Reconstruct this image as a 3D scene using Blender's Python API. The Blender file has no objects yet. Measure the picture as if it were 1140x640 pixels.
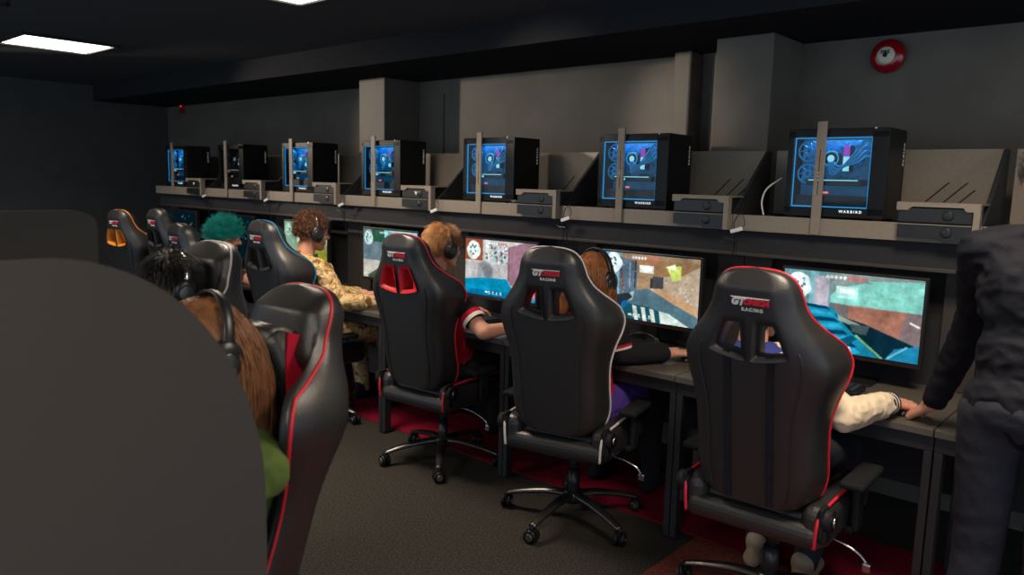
import bpy, bmesh, math, random
import numpy as np
from mathutils import Vector, Matrix, noise
C = bpy.context.scene.collection
scene = bpy.context.scene
rnd = random.Random(7)

# ------------------------------------------------------------------ camera, world, lights
EYE = 1.55
def _n(v): return v / np.linalg.norm(v)
_D = _n(np.array([-150, 6112, 850.]))
_r = np.array([-970, -142, 850.]); _r = _n(_r - _D * (_r @ _D))
_X = -_r; _Z = -_D; _Y = np.cross(_X, _D)
cam_d = bpy.data.cameras.new('camera')
cam_d.sensor_width = 36; cam_d.lens = 36 * 850 / 1140
cam_d.clip_start = .05
cam_d.dof.use_dof = True; cam_d.dof.focus_distance = 3.3; cam_d.dof.aperture_fstop = 3.2
cam = bpy.data.objects.new('camera', cam_d); C.objects.link(cam); scene.camera = cam
cx_, cy_, cz_ = [np.array([_X[i], _Y[i], _Z[i]]) for i in range(3)]
cam.matrix_world = Matrix(((cx_[0], -cy_[0], -cz_[0], 0), (cx_[1], -cy_[1], -cz_[1], 0), (cx_[2], -cy_[2], -cz_[2], EYE), (0, 0, 0, 1)))

scene.view_settings.view_transform = 'Standard'; scene.view_settings.look = 'None'
scene.view_settings.gamma = 1; scene.view_settings.exposure = 0
scene.view_settings.use_curve_mapping = False
world = bpy.data.worlds.new('world'); scene.world = world; world.use_nodes = True
WORLD_COL, WORLD_STR = (.64, .82, 1.0), 1.05
world.node_tree.nodes['Background'].inputs[0].default_value = (*WORLD_COL, 1)
world.node_tree.nodes['Background'].inputs[1].default_value = WORLD_STR
LAMP_COL = (1.0, .82, .64)
LAMPS = [(-3.37, 2.10, 34), (-6.27, 2.07, 20), (-.37, -.35, 20), (-3.37, -.35, 22), (-.37, 2.1, 30), (-6.37, -.35, 14)]
ADDED_SPOTS = [(-7.9, 1.25, (-4.0, 4.1, 1.72), 330, 30), (-4.4, 1.2, (-2.17, 4.0, 1.90), 260, 19), (1.6, 2.4, (-.35, 4.1, 1.6), 30, 40)]  # assumed wall lights, no known fixtures
CEIL = 2.46

# ------------------------------------------------------------------ materials
def lin(c):
    return tuple(((v / 255) / 12.92 if v / 255 <= .04045 else ((v / 255 + .055) / 1.055) ** 2.4) for v in c)
_mats = {}
def mat(name, col, rough=.5, metal=0., var=0., scale=20., bump=0., bscale=60., spec=.5, emit=None, estr=0., coat=0.):
    if name in _mats: return _mats[name]
    m = bpy.data.materials.new(name); m.use_nodes = True; nt = m.node_tree
    b = nt.nodes['Principled BSDF']; L = nt.links.new
    c = lin(col)
    b.inputs['Base Color'].default_value = (*c, 1)
    b.inputs['Roughness'].default_value = rough; b.inputs['Metallic'].default_value = metal
    b.inputs['Specular IOR Level'].default_value = spec
    b.inputs['Coat Weight'].default_value = coat
    tc = nt.nodes.new('ShaderNodeTexCoord')
    if var:
        nz = nt.nodes.new('ShaderNodeTexNoise'); nz.inputs['Scale'].default_value = scale; nz.inputs['Detail'].default_value = 5
        rp = nt.nodes.new('ShaderNodeValToRGB')
        rp.color_ramp.elements[0].position = .3; rp.color_ramp.elements[1].position = .7
        rp.color_ramp.elements[0].color = (*[v * (1 - var) for v in c], 1); rp.color_ramp.elements[1].color = (*[min(1, v * (1 + var)) for v in c], 1)
        L(tc.outputs['Object'], nz.inputs['Vector']); L(nz.outputs['Fac'], rp.inputs['Fac']); L(rp.outputs['Color'], b.inputs['Base Color'])
    if bump:
        n2 = nt.nodes.new('ShaderNodeTexNoise'); n2.inputs['Scale'].default_value = bscale; n2.inputs['Detail'].default_value = 3
        bp = nt.nodes.new('ShaderNodeBump'); bp.inputs['Strength'].default_value = bump; bp.inputs['Distance'].default_value = .004
        L(tc.outputs['Object'], n2.inputs['Vector']); L(n2.outputs['Fac'], bp.inputs['Height']); L(bp.outputs['Normal'], b.inputs['Normal'])
    if emit:
        b.inputs['Emission Color'].default_value = (*lin(emit), 1); b.inputs['Emission Strength'].default_value = estr
    _mats[name] = m; return m
def M(k): return _mats[k]
mat('carpet', (54, 51, 47), .95, var=.55, scale=110, bump=1., bscale=300, spec=.1)
mat('carpet_red', (118, 14, 40), .95, var=.15, scale=200, bump=.6, bscale=400, spec=.1)
mat('carpet_rust', (112, 58, 50), .95, var=.55, scale=130, bump=.8, bscale=400, spec=.1)
mat('ceil', (70, 72, 76), .9, spec=.1)
mat('wall', (98, 92, 84), .55, var=.12, scale=5, bump=.35, bscale=9, spec=.35)
mat('wall_dark', (74, 74, 74), .6, var=.1, scale=5, bump=.3, bscale=9, spec=.3)
mat('laminate', (134, 124, 111), .5, var=.06, scale=60, bump=.15, bscale=300, spec=.35)
mat('laminate_dark', (64, 58, 55), .5, var=.06, scale=60, spec=.3)
mat('frame_black', (38, 39, 41), .45, spec=.4)
mat('panel_black', (44, 45, 48), .65, spec=.2)
mat('desk_top', (84, 79, 73), .4, var=.06, scale=40, spec=.4)
mat('plastic_black', (30, 31, 32), .35, spec=.45)
mat('plastic_gloss', (20, 21, 22), .34, spec=.18)
mat('soffit', (42, 43, 46), .9, spec=.05)
mat('accent_red', (92, 14, 22), .5)
mat('pu', (36, 35, 35), .40, bump=.2, bscale=240, spec=.65)
mat('pad_black', (24, 25, 27), .8, spec=.15)
mat('arm_black', (24, 25, 27), .6, spec=.2)
mat('pu_grey', (120, 116, 112), .4, bump=.2, bscale=240, spec=.4)
mat('trim_red', (205, 34, 48), .45)
mat('trim_white', (205, 200, 195), .4)
mat('trim_blue', (34, 112, 150), .45)
mat('trim_orange', (222, 138, 48), .45)
mat('trim_dark', (40, 40, 42), .45)
mat('print_red', (205, 30, 50), .5)
mat('print_white', (215, 212, 210), .5)
mat('chrome', (180, 180, 182), .22, metal=1)
mat('base_metal', (92, 90, 88), .3, metal=.9)
mat('paint_white', (220, 218, 214), .5)
mat('bell_red', (150, 12, 24), .2, spec=.6, coat=.4)
mat('bell_white', (214, 208, 186), .4)
mat('ink', (22, 22, 24), .6)
mat('skin', (208, 150, 126), .5, var=.05, scale=12, spec=.35)
mat('skin_b', (192, 132, 108), .5, var=.05, scale=12, spec=.35)
mat('eye', (230, 228, 222), .2); mat('iris', (60, 44, 34), .2)
mat('cloth_black', (30, 30, 33), .85, bump=.3, bscale=90, spec=.15)
mat('cloth_navy', (14, 16, 24), .8, bump=.4, bscale=70, spec=.2)
mat('cloth_red', (176, 18, 44), .8, bump=.3, bscale=90, spec=.2)
mat('cloth_white', (212, 206, 198), .8, spec=.2)
mat('cloth_cream', (214, 196, 168), .8, var=.05, scale=14, bump=.5, bscale=24, spec=.2)
mat('cloth_brown', (64, 54, 48), .85, bump=.3, bscale=90, spec=.15)
mat('cloth_green', (92, 112, 58), .85, var=.12, scale=16, bump=.5, bscale=40, spec=.15)
mat('cloth_purple', (70, 44, 132), .8, var=.2, scale=30, bump=.3, bscale=60)
mat('cloth_blue', (40, 52, 128), .8, bump=.3, bscale=60)
mat('denim', (24, 27, 37), .85, bump=.3, bscale=120)
mat('shoe_tan', (150, 132, 110), .7); mat('shoe_white', (206, 200, 188), .6)
mat('hair_brown', (124, 82, 52), .38, var=.35, scale=30, spec=.4)
mat('hair_auburn', (150, 92, 52), .4, var=.4, scale=22, spec=.45)
mat('hair_ginger', (190, 140, 92), .42, var=.3, scale=26, spec=.4)
mat('hair_curly', (98, 66, 46), .5, var=.35, scale=40, spec=.35)
mat('hair_teal', (20, 160, 152), .42, var=.45, scale=22, spec=.4)
mat('hair_dark', (26, 24, 24), .45, spec=.4)
mat('led_white', (255, 255, 255), .5, emit=(235, 240, 255), estr=1.1)
mat('led_blue', (20, 60, 90), .5, emit=(20, 140, 205), estr=1.2)
mat('led_cyan', (20, 60, 90), .5, emit=(150, 225, 240), estr=1.1)
mat('led_pink', (60, 20, 60), .5, emit=(150, 70, 190), estr=1.)
mat('led_orange', (60, 20, 10), .5, emit=(250, 120, 60), estr=1.3)
mat('led_red', (60, 5, 10), .5, emit=(240, 30, 60), estr=1.3)
mat('letter_white', (220, 220, 220), .5, emit=(190, 198, 205), estr=.8)
mat('letter_off', (190, 190, 190), .5, emit=(150, 155, 160), estr=.4)  # side letters, badges and unlit tower parts given a faint glow
mat('pc_blue', (10, 60, 96), .35, var=.6, scale=28, emit=(8, 100, 150), estr=.30)  # blue LED light put into the motherboard's own colour and glow
mat('pc_metal', (22, 88, 124), .3, metal=.3)  # heatsinks of lit towers, with the blue LED light in their colour
mat('pc_dark', (16, 18, 22), .5)
mat('tube_blue', (24, 90, 130), .3, emit=(16, 120, 180), estr=.45)
mat('diffuser', (255, 255, 255), .5, emit=(255, 246, 232), estr=6.)
mat('board_grey', (64, 61, 58), .8, var=.05, scale=200, bump=.3, bscale=500, spec=.15)
mat('dish', (90, 110, 90), .1)
m = bpy.data.materials.new('glass_panel'); m.use_nodes = True; nt = m.node_tree; nt.nodes.clear()
o_ = nt.nodes.new('ShaderNodeOutputMaterial'); mx = nt.nodes.new('ShaderNodeMixShader'); tr = nt.nodes.new('ShaderNodeBsdfTransparent'); gl = nt.nodes.new('ShaderNodeBsdfGlossy'); fr = nt.nodes.new('ShaderNodeLayerWeight'); pw = nt.nodes.new('ShaderNodeMath'); pw.operation = 'POWER'; pw.inputs[1].default_value = 4; ad = nt.nodes.new('ShaderNodeMath'); ad.operation = 'MULTIPLY_ADD'; ad.inputs[1].default_value = .6; ad.inputs[2].default_value = .018; nt.links.new(fr.outputs['Facing'], pw.inputs[0]); nt.links.new(pw.outputs[0], ad.inputs[0])
tr.inputs[0].default_value = (.86, .9, .92, 1); gl.inputs['Roughness'].default_value = .05
nt.links.new(ad.outputs[0], mx.inputs[0]); nt.links.new(tr.outputs[0], mx.inputs[1]); nt.links.new(gl.outputs[0], mx.inputs[2]); nt.links.new(mx.outputs[0], o_.inputs[0])
_mats['glass'] = m
# camouflage cloth: tan, olive and brown patches
m = bpy.data.materials.new('camouflage'); m.use_nodes = True; nt = m.node_tree; b = nt.nodes['Principled BSDF']; b.inputs['Roughness'].default_value = .85
tc = nt.nodes.new('ShaderNodeTexCoord'); nz = nt.nodes.new('ShaderNodeTexNoise'); nz.inputs['Scale'].default_value = 17; nz.inputs['Detail'].default_value = 3; nz.inputs['Distortion'].default_value = .9
rp = nt.nodes.new('ShaderNodeValToRGB'); rp.color_ramp.interpolation = 'CONSTANT'
els = rp.color_ramp.elements; els[0].position = 0; els[0].color = (*lin((110, 78, 48)), 1); els[1].position = .38; els[1].color = (*lin((176, 142, 84)), 1)
for p, c in ((.47, (214, 182, 136)), (.56, (150, 124, 64)), (.64, (222, 192, 150))):
    e = els.new(p); e.color = (*lin(c), 1)
nt.links.new(tc.outputs['Object'], nz.inputs['Vector']); nt.links.new(nz.outputs['Fac'], rp.inputs['Fac']); nt.links.new(rp.outputs['Color'], b.inputs['Base Color'])
_mats['camo'] = m

# ------------------------------------------------------------------ object helpers
def tag(o, label=None, cat=None, group=None, kind=None):
    if label: o['label'] = label
    if cat: o['category'] = cat
    if group: o['group'] = group
    if kind: o['kind'] = kind
    return o
def thing(name, label, cat, loc=(0, 0, 0), yaw=0., group=None):
    o = bpy.data.objects.new(name, None); C.objects.link(o); o.empty_display_size = .1
    o.location = loc; o.rotation_euler = (0, 0, yaw)
    return tag(o, label, cat, group)
def link_mesh(name, me, m, parent=None):
    if not isinstance(m, (list, tuple)): m = [m]
    if len(me.materials): me.materials.clear()
    for q in m: me.materials.append(_mats[q])
    o = bpy.data.objects.new(name, me); C.objects.link(o)
    if parent: o.parent = parent
    return o
def obj(name, bm, m, parent=None, smooth=False):
    bmesh.ops.recalc_face_normals(bm, faces=bm.faces)
    me = bpy.data.meshes.new(name); bm.to_mesh(me); bm.free()
    if smooth: me.polygons.foreach_set('use_smooth', [True] * len(me.polygons))
    return link_mesh(name, me, m, parent)
def struct(name, bm, m, smooth=False):
    return tag(obj(name, bm, m, None, smooth), kind='structure')
def box(bm, a, b, bev=0., rot=None, mi=0, seg=2):
    t = bmesh.new(); bmesh.ops.create_cube(t, size=1)
    a = Vector(a); b = Vector(b); c = (a + b) / 2; s = b - a
    for v in t.verts: v.co = Vector((v.co.x * s.x, v.co.y * s.y, v.co.z * s.z))
    if bev: bmesh.ops.bevel(t, geom=list(t.edges), offset=min(bev, abs(s.x) * .48, abs(s.y) * .48, abs(s.z) * .48), segments=seg, affect='EDGES', profile=.5)
    for v in t.verts:
        if rot is not None: v.co = rot @ v.co
        v.co += c
    add(bm, t, mi)
def add(bm, t, mi=0):
    mp = {v: bm.verts.new(v.co) for v in t.verts}
    for f in t.faces:
        try: nf = bm.faces.new([mp[v] for v in f.verts]); nf.material_index = mi; nf.smooth = f.smooth
        except ValueError: pass
    t.free()
def tube(bm, pts, r, n=8, closed=False, cap=True, mi=0, flat=None):
    pts = [Vector(p) for p in pts]; N = len(pts)
    rs = r if isinstance(r, (list, tuple)) else [r] * N
    rings = []; up = None
    for i, p in enumerate(pts):
        if closed: t = pts[(i + 1) % N] - pts[i - 1]
        else: t = pts[min(i + 1, N - 1)] - pts[max(i - 1, 0)]
        if t.length < 1e-9: t = Vector((0, 0, 1))
        t.normalize()
        if up is None:
            up = Vector((0, 0, 1)) if abs(t.z) < .9 else Vector((1, 0, 0))
        s = t.cross(up)
        if s.length < 1e-6: s = t.orthogonal()
        s.normalize(); up = s.cross(t).normalized()
        ring = []
        for k in range(n):
            a = 2 * math.pi * k / n
            fx, fy = (1, 1) if flat is None else flat
            ring.append(bm.verts.new(p + (s * math.cos(a) * fx + up * math.sin(a) * fy) * rs[i]))
        rings.append(ring)
    m_ = N if closed else N - 1
    for i in range(m_):
        A, B = rings[i], rings[(i + 1) % N]
        for k in range(n):
            f = bm.faces.new([A[k], A[(k + 1) % n], B[(k + 1) % n], B[k]]); f.material_index = mi; f.smooth = True
    if cap and not closed:
        for rg in (rings[0], rings[-1]):
            f = bm.faces.new(rg); f.material_index = mi
def cyl(bm, p0, p1, r0, r1=None, n=20, mi=0):
    tube(bm, [p0, p1], [r0, r0 if r1 is None else r1], n=n, mi=mi)
def lathe(bm, prof, n=28, mat4=None, mi=0):
    rings = []
    for r, z in prof:
        rings.append([bm.verts.new(Vector((r * math.cos(2 * math.pi * k / n), r * math.sin(2 * math.pi * k / n), z))) for k in range(n)] if r > 1e-5 else [bm.verts.new(Vector((0, 0, z)))])
    for a, b in zip(rings, rings[1:]):
        for k in range(n):
            q = [a[k % len(a)], a[(k + 1) % len(a)], b[(k + 1) % len(b)], b[k % len(b)]]
            q = list(dict.fromkeys(q))
            if len(q) > 2:
                f = bm.faces.new(q); f.material_index = mi; f.smooth = True
    if mat4 is not None:
        for rg in rings:
            for v in rg: v.co = mat4 @ v.co
def prism(bm, poly, axis, a, b, mi=0):
    """poly: 2-D outline; extruded along axis from a to b. axis 'x': poly=(y,z); 'y': (x,z); 'z': (x,y)"""
    def P(p, t):
        return Vector({'x': (t, p[0], p[1]), 'y': (p[0], t, p[1]), 'z': (p[0], p[1], t)}[axis])
    A = [bm.verts.new(P(p, a)) for p in poly]; B = [bm.verts.new(P(p, b)) for p in poly]
    fs = [bm.faces.new(A), bm.faces.new(B[::-1])]
    for i in range(len(poly)):
        j = (i + 1) % len(poly); fs.append(bm.faces.new([A[i], B[i], B[j], A[j]]))
    for f in fs: f.material_index = mi
def text_mesh(s, size, ext=.001, shear=0., space=1., bold=0.):
    cu = bpy.data.curves.new('t', 'FONT'); cu.body = s; cu.size = size; cu.extrude = ext; cu.align_x = 'CENTER'; cu.align_y = 'CENTER'
    cu.shear = shear; cu.space_character = space; cu.offset = bold; cu.resolution_u = 3
    o = bpy.data.objects.new('t', cu); C.objects.link(o)
    dg = bpy.context.evaluated_depsgraph_get(); dg.update()
    me = bpy.data.meshes.new_from_object(o.evaluated_get(dg)); bpy.data.objects.remove(o); bpy.data.curves.remove(cu)
    return me
def text(name, s, size, loc, rot, m, parent=None, **k):
    me = text_mesh(s, size, **k); o = link_mesh(name, me, m, parent); o.location = loc; o.rotation_euler = rot; return o
def bake(bm, setup):
    me = bpy.data.meshes.new('tmp'); bm.to_mesh(me); bm.free()
    o = bpy.data.objects.new('tmp', me); C.objects.link(o); setup(o)
    dg = bpy.context.evaluated_depsgraph_get(); dg.update()
    out = bpy.data.meshes.new_from_object(o.evaluated_get(dg)); bpy.data.objects.remove(o); bpy.data.meshes.remove(me)
    return out
def copy_tree(o, parent=None):
    c = o.copy(); C.objects.link(c); c.parent = parent
    for ch in list(o.children): copy_tree(ch, c)
    return c
def catmull(P, n, closed=False):
    P = [Vector(p) for p in P]; out = []; N = len(P)
    for i in range(N if closed else N - 1):
        g = (lambda j: P[j % N]) if closed else (lambda j: P[max(0, min(N - 1, j))])
        p0, p1, p2, p3 = g(i - 1), g(i), g(i + 1), g(i + 2)
        for k in range(n):
            t = k / n
            out.append(.5 * ((2 * p1) + (p2 - p0) * t + (2 * p0 - 5 * p1 + 4 * p2 - p3) * t * t + (3 * p1 - p0 - 3 * p2 + p3) * t ** 3))
    if not closed: out.append(P[-1])
    return out

# ------------------------------------------------------------------ the room
def quad_box(a, b, bev=0.):
    bm = bmesh.new(); box(bm, a, b, bev); return bm
struct('floor', quad_box((-9.2, -1.6, -.1), (3.2, 4.3, 0)), 'carpet')
struct('ceiling', quad_box((-9.2, -1.6, CEIL), (3.2, 4.3, CEIL + .1)), 'ceil')
struct('wall_back', quad_box((-9.2, 4.1, 0), (3.2, 4.3, CEIL)), 'wall')
struct('wall_left', quad_box((-9.2, -1.6, 0), (-9.0, 4.1, CEIL)), 'wall_dark')
struct('trim_1', quad_box((-9.0, 3.3, 2.3), (3.2, 4.1, CEIL)), 'soffit')                 # boxed-in soffit along the wall
struct('trim_2', quad_box((-4.94, 3.75, 0), (-4.63, 4.1, 2.3), .006), 'wall')          # boxed columns on the wall
struct('trim_3', quad_box((-2.30, 3.955, 0), (-2.19, 4.1, 2.3), .012), 'wall')
struct('trim_4', quad_box((-1.92, 3.72, 0), (-1.614, 4.1, 2.3), .006), 'wall')
struct('trim_5', quad_box((-2.125, 4.07, 0), (-2.06, 4.1, 2.3), .008), 'wall')
struct('trim_6', quad_box((-2.335, 4.08, 0), (-2.32, 4.1, 2.3), .004), 'wall_dark')
struct('trim_7', quad_box((-4.36, 4.085, 0), (-4.345, 4.1, 2.2), .004), 'wall')
o = obj('red_carpet', quad_box((-9.0, 2.98, 0), (3.2, 3.5, .006)), 'carpet_red'); tag(o, 'crimson carpet strip running under the row of desks', 'carpet')
o = obj('speckled_carpet', quad_box((-1.49, -1.0, 0), (3.0, 2.98, .005)), 'carpet_rust'); tag(o, 'rust coloured speckled carpet under the red trimmed chair at the nearest desk', 'carpet')

for i, (x, y, e) in enumerate(LAMPS):
    names = ['square ceiling light above the middle of the desk row', 'square ceiling light at the far end of the desk row, cut by the picture edge',
             'square ceiling light above the camera side of the aisle', 'square ceiling light in the second row, above the partition',
             'square ceiling light above the chair at the nearest desk', 'square ceiling light in the second row, far end']
    t = thing('ceiling_light', names[i], 'light', (x, y, CEIL))
    bm = bmesh.new()
    for sx in (-1, 1):
        box(bm, (sx * .3 - .012, -.312, -.02), (sx * .3 + .012, .312, 0), .003); box(bm, (-.288, sx * .3 - .012, -.02), (.288, sx * .3 + .012, 0), .003)
    obj('frame', bm, 'frame_black', t)
    bm = bmesh.new(); box(bm, (-.288, -.288, -.008), (.288, .288, -.002)); obj('diffuser', bm, 'diffuser', t)
    ld = bpy.data.lights.new('panel_lamp', 'AREA'); ld.shape = 'SQUARE'; ld.size = .56; ld.energy = e; ld.color = LAMP_COL; ld.spread = math.radians(142)
    lo = bpy.data.objects.new('panel_lamp', ld); C.objects.link(lo); lo.parent = t; lo.location = (0, 0, -.022)

for i, (x, y, aim, e, ang) in enumerate(ADDED_SPOTS):  # invented fixtures, added to make the bright patches on the wall
    t = thing('ceiling_spotlight', ['small black ceiling spotlight aimed at the long bright stretch of wall', 'small black ceiling spotlight aimed at the narrow wall column', 'small black ceiling spotlight aimed at the wall below the fire bell'][i], 'light', (x, y, CEIL))
    d = (Vector(aim) - Vector((x, y, CEIL - .1))).normalized(); hp = Vector((0, 0, -.1))
    bm = bmesh.new(); cyl(bm, (0, 0, 0), (0, 0, -.012), .045, n=24); cyl(bm, (0, 0, -.012), (0, 0, -.07), .008, n=10); obj('mount', bm, 'frame_black', t)
    bm = bmesh.new(); q = d.to_track_quat('Z', 'Y').to_matrix().to_4x4(); q.translation = hp
    lathe(bm, [(0, -.06), (.03, -.06), (.034, -.05), (.034, .05), (.030, .05), (.028, .0), (0, .0)], 24, q); obj('lamp_head', bm, 'frame_black', t, True)
    ld = bpy.data.lights.new('spot_lamp', 'SPOT'); ld.energy = e; ld.color = LAMP_COL; ld.spot_size = math.radians(ang); ld.spot_blend = .8; ld.shadow_soft_size = .06
    lo = bpy.data.objects.new('spot_lamp', ld); C.objects.link(lo); lo.parent = t; lo.location = hp + d * .06; lo.rotation_euler = d.to_track_quat('-Z', 'Y').to_euler()

# fire bell
t = thing('fire_bell', 'round red fire bell with a white centre high on the dark wall', 'alarm', (-1.19, 4.1, 2.197))
R = Matrix.Rotation(math.pi / 2, 4, 'X')
bm = bmesh.new(); lathe(bm, [(.0, 0), (.05, 0), (.055, .012), (.05, .02), (0, .02)], 32, R); obj('mounting_plate', bm, 'plastic_black', t)
bm = bmesh.new(); lathe(bm, [(.0, .018), (.078, .018), (.081, .024), (.080, .032), (.072, .046), (.055, .056), (.043, .060), (0, .060)], 48, R); obj('gong', bm, 'bell_red', t, True)
bm = bmesh.new(); lathe(bm, [(.0, .058), (.040, .058), (.042, .062), (.039, .068), (.025, .072), (0, .073)], 40, R); obj('centre_cap', bm, 'bell_white', t, True)
text('lettering', 'FIRE', .022, (0, -.0745, .014), (math.pi / 2, 0, 0), 'ink', t, bold=.0006)
bm = bmesh.new(); lathe(bm, [(.0, .070), (.011, .070), (.010, .077), (.004, .079), (0, .079)], 20, R); obj('bolt', bm, 'ink', t, True)
# small red call point far away
t = thing('call_point', 'tiny red glowing call point on the far dark wall', 'alarm', (-8.62, 4.1, 2.52 - .02))
t.location = (-8.6, 4.1, 2.245 + .02)
bm = bmesh.new(); box(bm, (-.04, -.03, -.05), (.04, 0, .05), .008); obj('housing', bm, 'bell_red', t)
bm = bmesh.new(); box(bm, (-.012, -.036, .02), (.012, -.028, .04), .003); obj('indicator_lamp', bm, 'led_red', t)

# ------------------------------------------------------------------ desk units
PITCH = .997; CX0 = -1.0755
LEDGE = 1.425; LIP = 1.24; DESK = .745
ord_ = ['at the near end of the row, cut by the picture edge', 'nearest to the camera, under the spiral steps screen', 'second along, under the street scene screen', 'third along, under the blue floor screen',
        'fourth along, where the person in camouflage sits', 'fifth along, where the teal haired person sits', 'sixth along, beyond the teal haired person', 'seventh and last, at the far dark end', 'eighth']
def desk_unit(k):
    x = CX0 - PITCH * k
    t = thing('gaming_desk', 'gaming desk ' + ord_[k + 1], 'desk', (x, 2.85, 0), 0, 'gaming desk units along the wall')
    del t['group']
    h = PITCH / 2 - .0015
    Y = lambda y: y - 2.85
    bm = bmesh.new(); box(bm, (-h, Y(2.85), DESK - .028), (h, Y(3.50), DESK), .003); obj('tabletop', bm, 'desk_top', t)
    for yy in (2.87, 3.42):
        bm = bmesh.new(); box(bm, (-h, Y(yy), DESK - .085), (h, Y(yy + .04), DESK - .0285), .002); obj('rail', bm, 'frame_black', t)
    for sx in (-1, 1):
        for yy in (2.87, 3.42):
            bm = bmesh.new(); x0 = sx * (h - .001); x1 = sx * (h - .029)
            box(bm, (min(x0, x1), Y(yy), .012), (max(x0, x1), Y(yy + .05), DESK - .0855), .003); obj('leg', bm, 'frame_black', t)
    bm = bmesh.new(); box(bm, (-h, Y(3.50), .30), (h, Y(3.52), LEDGE - .002)); obj('back_panel', bm, 'panel_black', t)
    for sx in (-1, 1):
        bm = bmesh.new(); a, b = sorted((sx * h, sx * (h - .135))); box(bm, (a, Y(3.46), DESK + .001), (b, Y(3.499), LIP + .001), .002); obj('side_pilaster', bm, 'laminate_dark', t)
    # cupboard fascia under the shelf
    bm = bmesh.new(); box(bm, (-h, Y(3.335), LIP), (h, Y(3.498), LEDGE - .073), .004); obj('fascia', bm, 'panel_black', t)
    bm = bmesh.new(); box(bm, (-h, Y(3.328), LIP - .004), (h, Y(3.352), LIP + .012), .003); obj('fascia_lip', bm, 'laminate_dark', t)
    # shelf with thick front edge
    bm = bmesh.new(); box(bm, (-h, Y(3.30), LEDGE - .072), (h, Y(3.322), LEDGE), .002); obj('shelf_front', bm, 'laminate', t)
    bm = bmesh.new(); box(bm, (-h, Y(3.3225), LEDGE - .022), (h, Y(3.70), LEDGE - .001)); obj('shelf', bm, 'panel_black', t)
    # upright strip in front of the tower
    bm = bmesh.new(); box(bm, (-.138, Y(3.288), LEDGE - .07), (-.098, Y(3.2995), LEDGE + .405), .002); st = obj('upright_strip', bm, 'laminate', t)
    bm = bmesh.new(); box(bm, (-.1195, Y(3.2872), LEDGE + .10), (-.1165, Y(3.2885), LEDGE + .29)); obj('slot', bm, 'ink', st)
    bm = bmesh.new()
    for dz in (.175, .19, .16): box(bm, (-.1215, Y(3.2865), LEDGE + dz), (-.1155, Y(3.2875), LEDGE + dz + .004))
    obj('badge', bm, 'chrome', st)
    # rear board with three slanted slots
    bm = bmesh.new(); box(bm, (-h + .02, Y(3.70), LEDGE - .02), (h - .02, Y(3.716), 1.73), .002); rb = obj('rear_board', bm, 'laminate', t)
    for dx, z0, z1 in ((.155, .035, .165), (.225, .035, .165), (.285, .035, .135)):
        bm = bmesh.new(); L_ = (z1 - z0) * 1.0
        prism(bm, [(dx - .003, LEDGE + z0), (dx + .006, LEDGE + z0), (dx + L_ + .006, LEDGE + z1), (dx + L_ - .003, LEDGE + z1)], 'y', Y(3.6988), Y(3.7005)); obj('slot', bm, 'ink', rb)
    # sloped gusset at the unit's right end
    bm = bmesh.new(); prism(bm, [(Y(3.325), LEDGE), (Y(3.70), LEDGE), (Y(3.70), 1.727), (Y(3.665), 1.727)], 'x', h - .018, h - .001); obj('side_gusset', bm, 'panel_black', t)
    # accessory tray hung over the front edge
    tx0, tx1 = .205, h - .004
    bm = bmesh.new(); ya, yb = Y(3.262), Y(3.2985)
    prism(bm, [(tx0, LEDGE + .083), (tx1, LEDGE + .083), (tx1, LEDGE - .070), (tx1 - .022, LEDGE - .070), (tx1 - .022, LEDGE + .052), (tx1 - .045, LEDGE + .052), (tx1 - .058, LEDGE + .066), (tx0 + .055, LEDGE + .066), (tx0 + .04, LEDGE + .052), (tx0, LEDGE + .052)], 'y', ya, yb)
    box(bm, (tx0, yb, LEDGE + .076), (tx1, Y(3.42), LEDGE + .083))
    br = obj('tray_bracket', bm, 'laminate', t)
    bm = bmesh.new(); box(bm, (tx0 + .003, ya + .008, LEDGE + .002), (tx1 - .0225, yb, LEDGE + .0655), .006); box(bm, (tx0 + .003, yb, LEDGE + .001), (tx1 - .01, Y(3.42), LEDGE + .0755), .004); up = obj('tray_body', bm, 'plastic_black', t)
    bm = bmesh.new(); prism(bm, [(tx0 + .008, LEDGE - .004), (tx1 - .024, LEDGE - .004), (tx1 - .024, LEDGE - .066), (tx0 + .17, LEDGE - .066), (tx0 + .15, LEDGE - .055), (tx0 + .008, LEDGE - .055)], 'y', ya + .003, yb); obj('drawer_front', bm, 'plastic_black', t)
    bm = bmesh.new(); box(bm, (tx0 + .006, ya - .001, LEDGE - .003), (tx1 - .024, ya + .004, LEDGE + .0005)); obj('drawer_edge', bm, 'laminate', t)
    for zz in (.034, -.03):
        bm = bmesh.new(); lathe(bm, [(0, 0), (.018, 0), (.020, .0015), (.016, .003), (0, .003)], 20, Matrix.Translation((tx0 + .18, ya + (.008 if zz > 0 else .003), LEDGE + zz)) @ R); obj('knob', bm, 'plastic_black', t, True)
    if k == 3 or k == 6:
        bm = bmesh.new(); prism(bm, [(tx0 + .125, LEDGE + .046), (tx0 + .157, LEDGE + .046), (tx0 + .141, LEDGE + .022)], 'y', ya + .0065, ya + .0085); obj('tray_badge', bm, 'letter_off', t)
    return t
for k in range(-1, 7): desk_unit(k)

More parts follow.
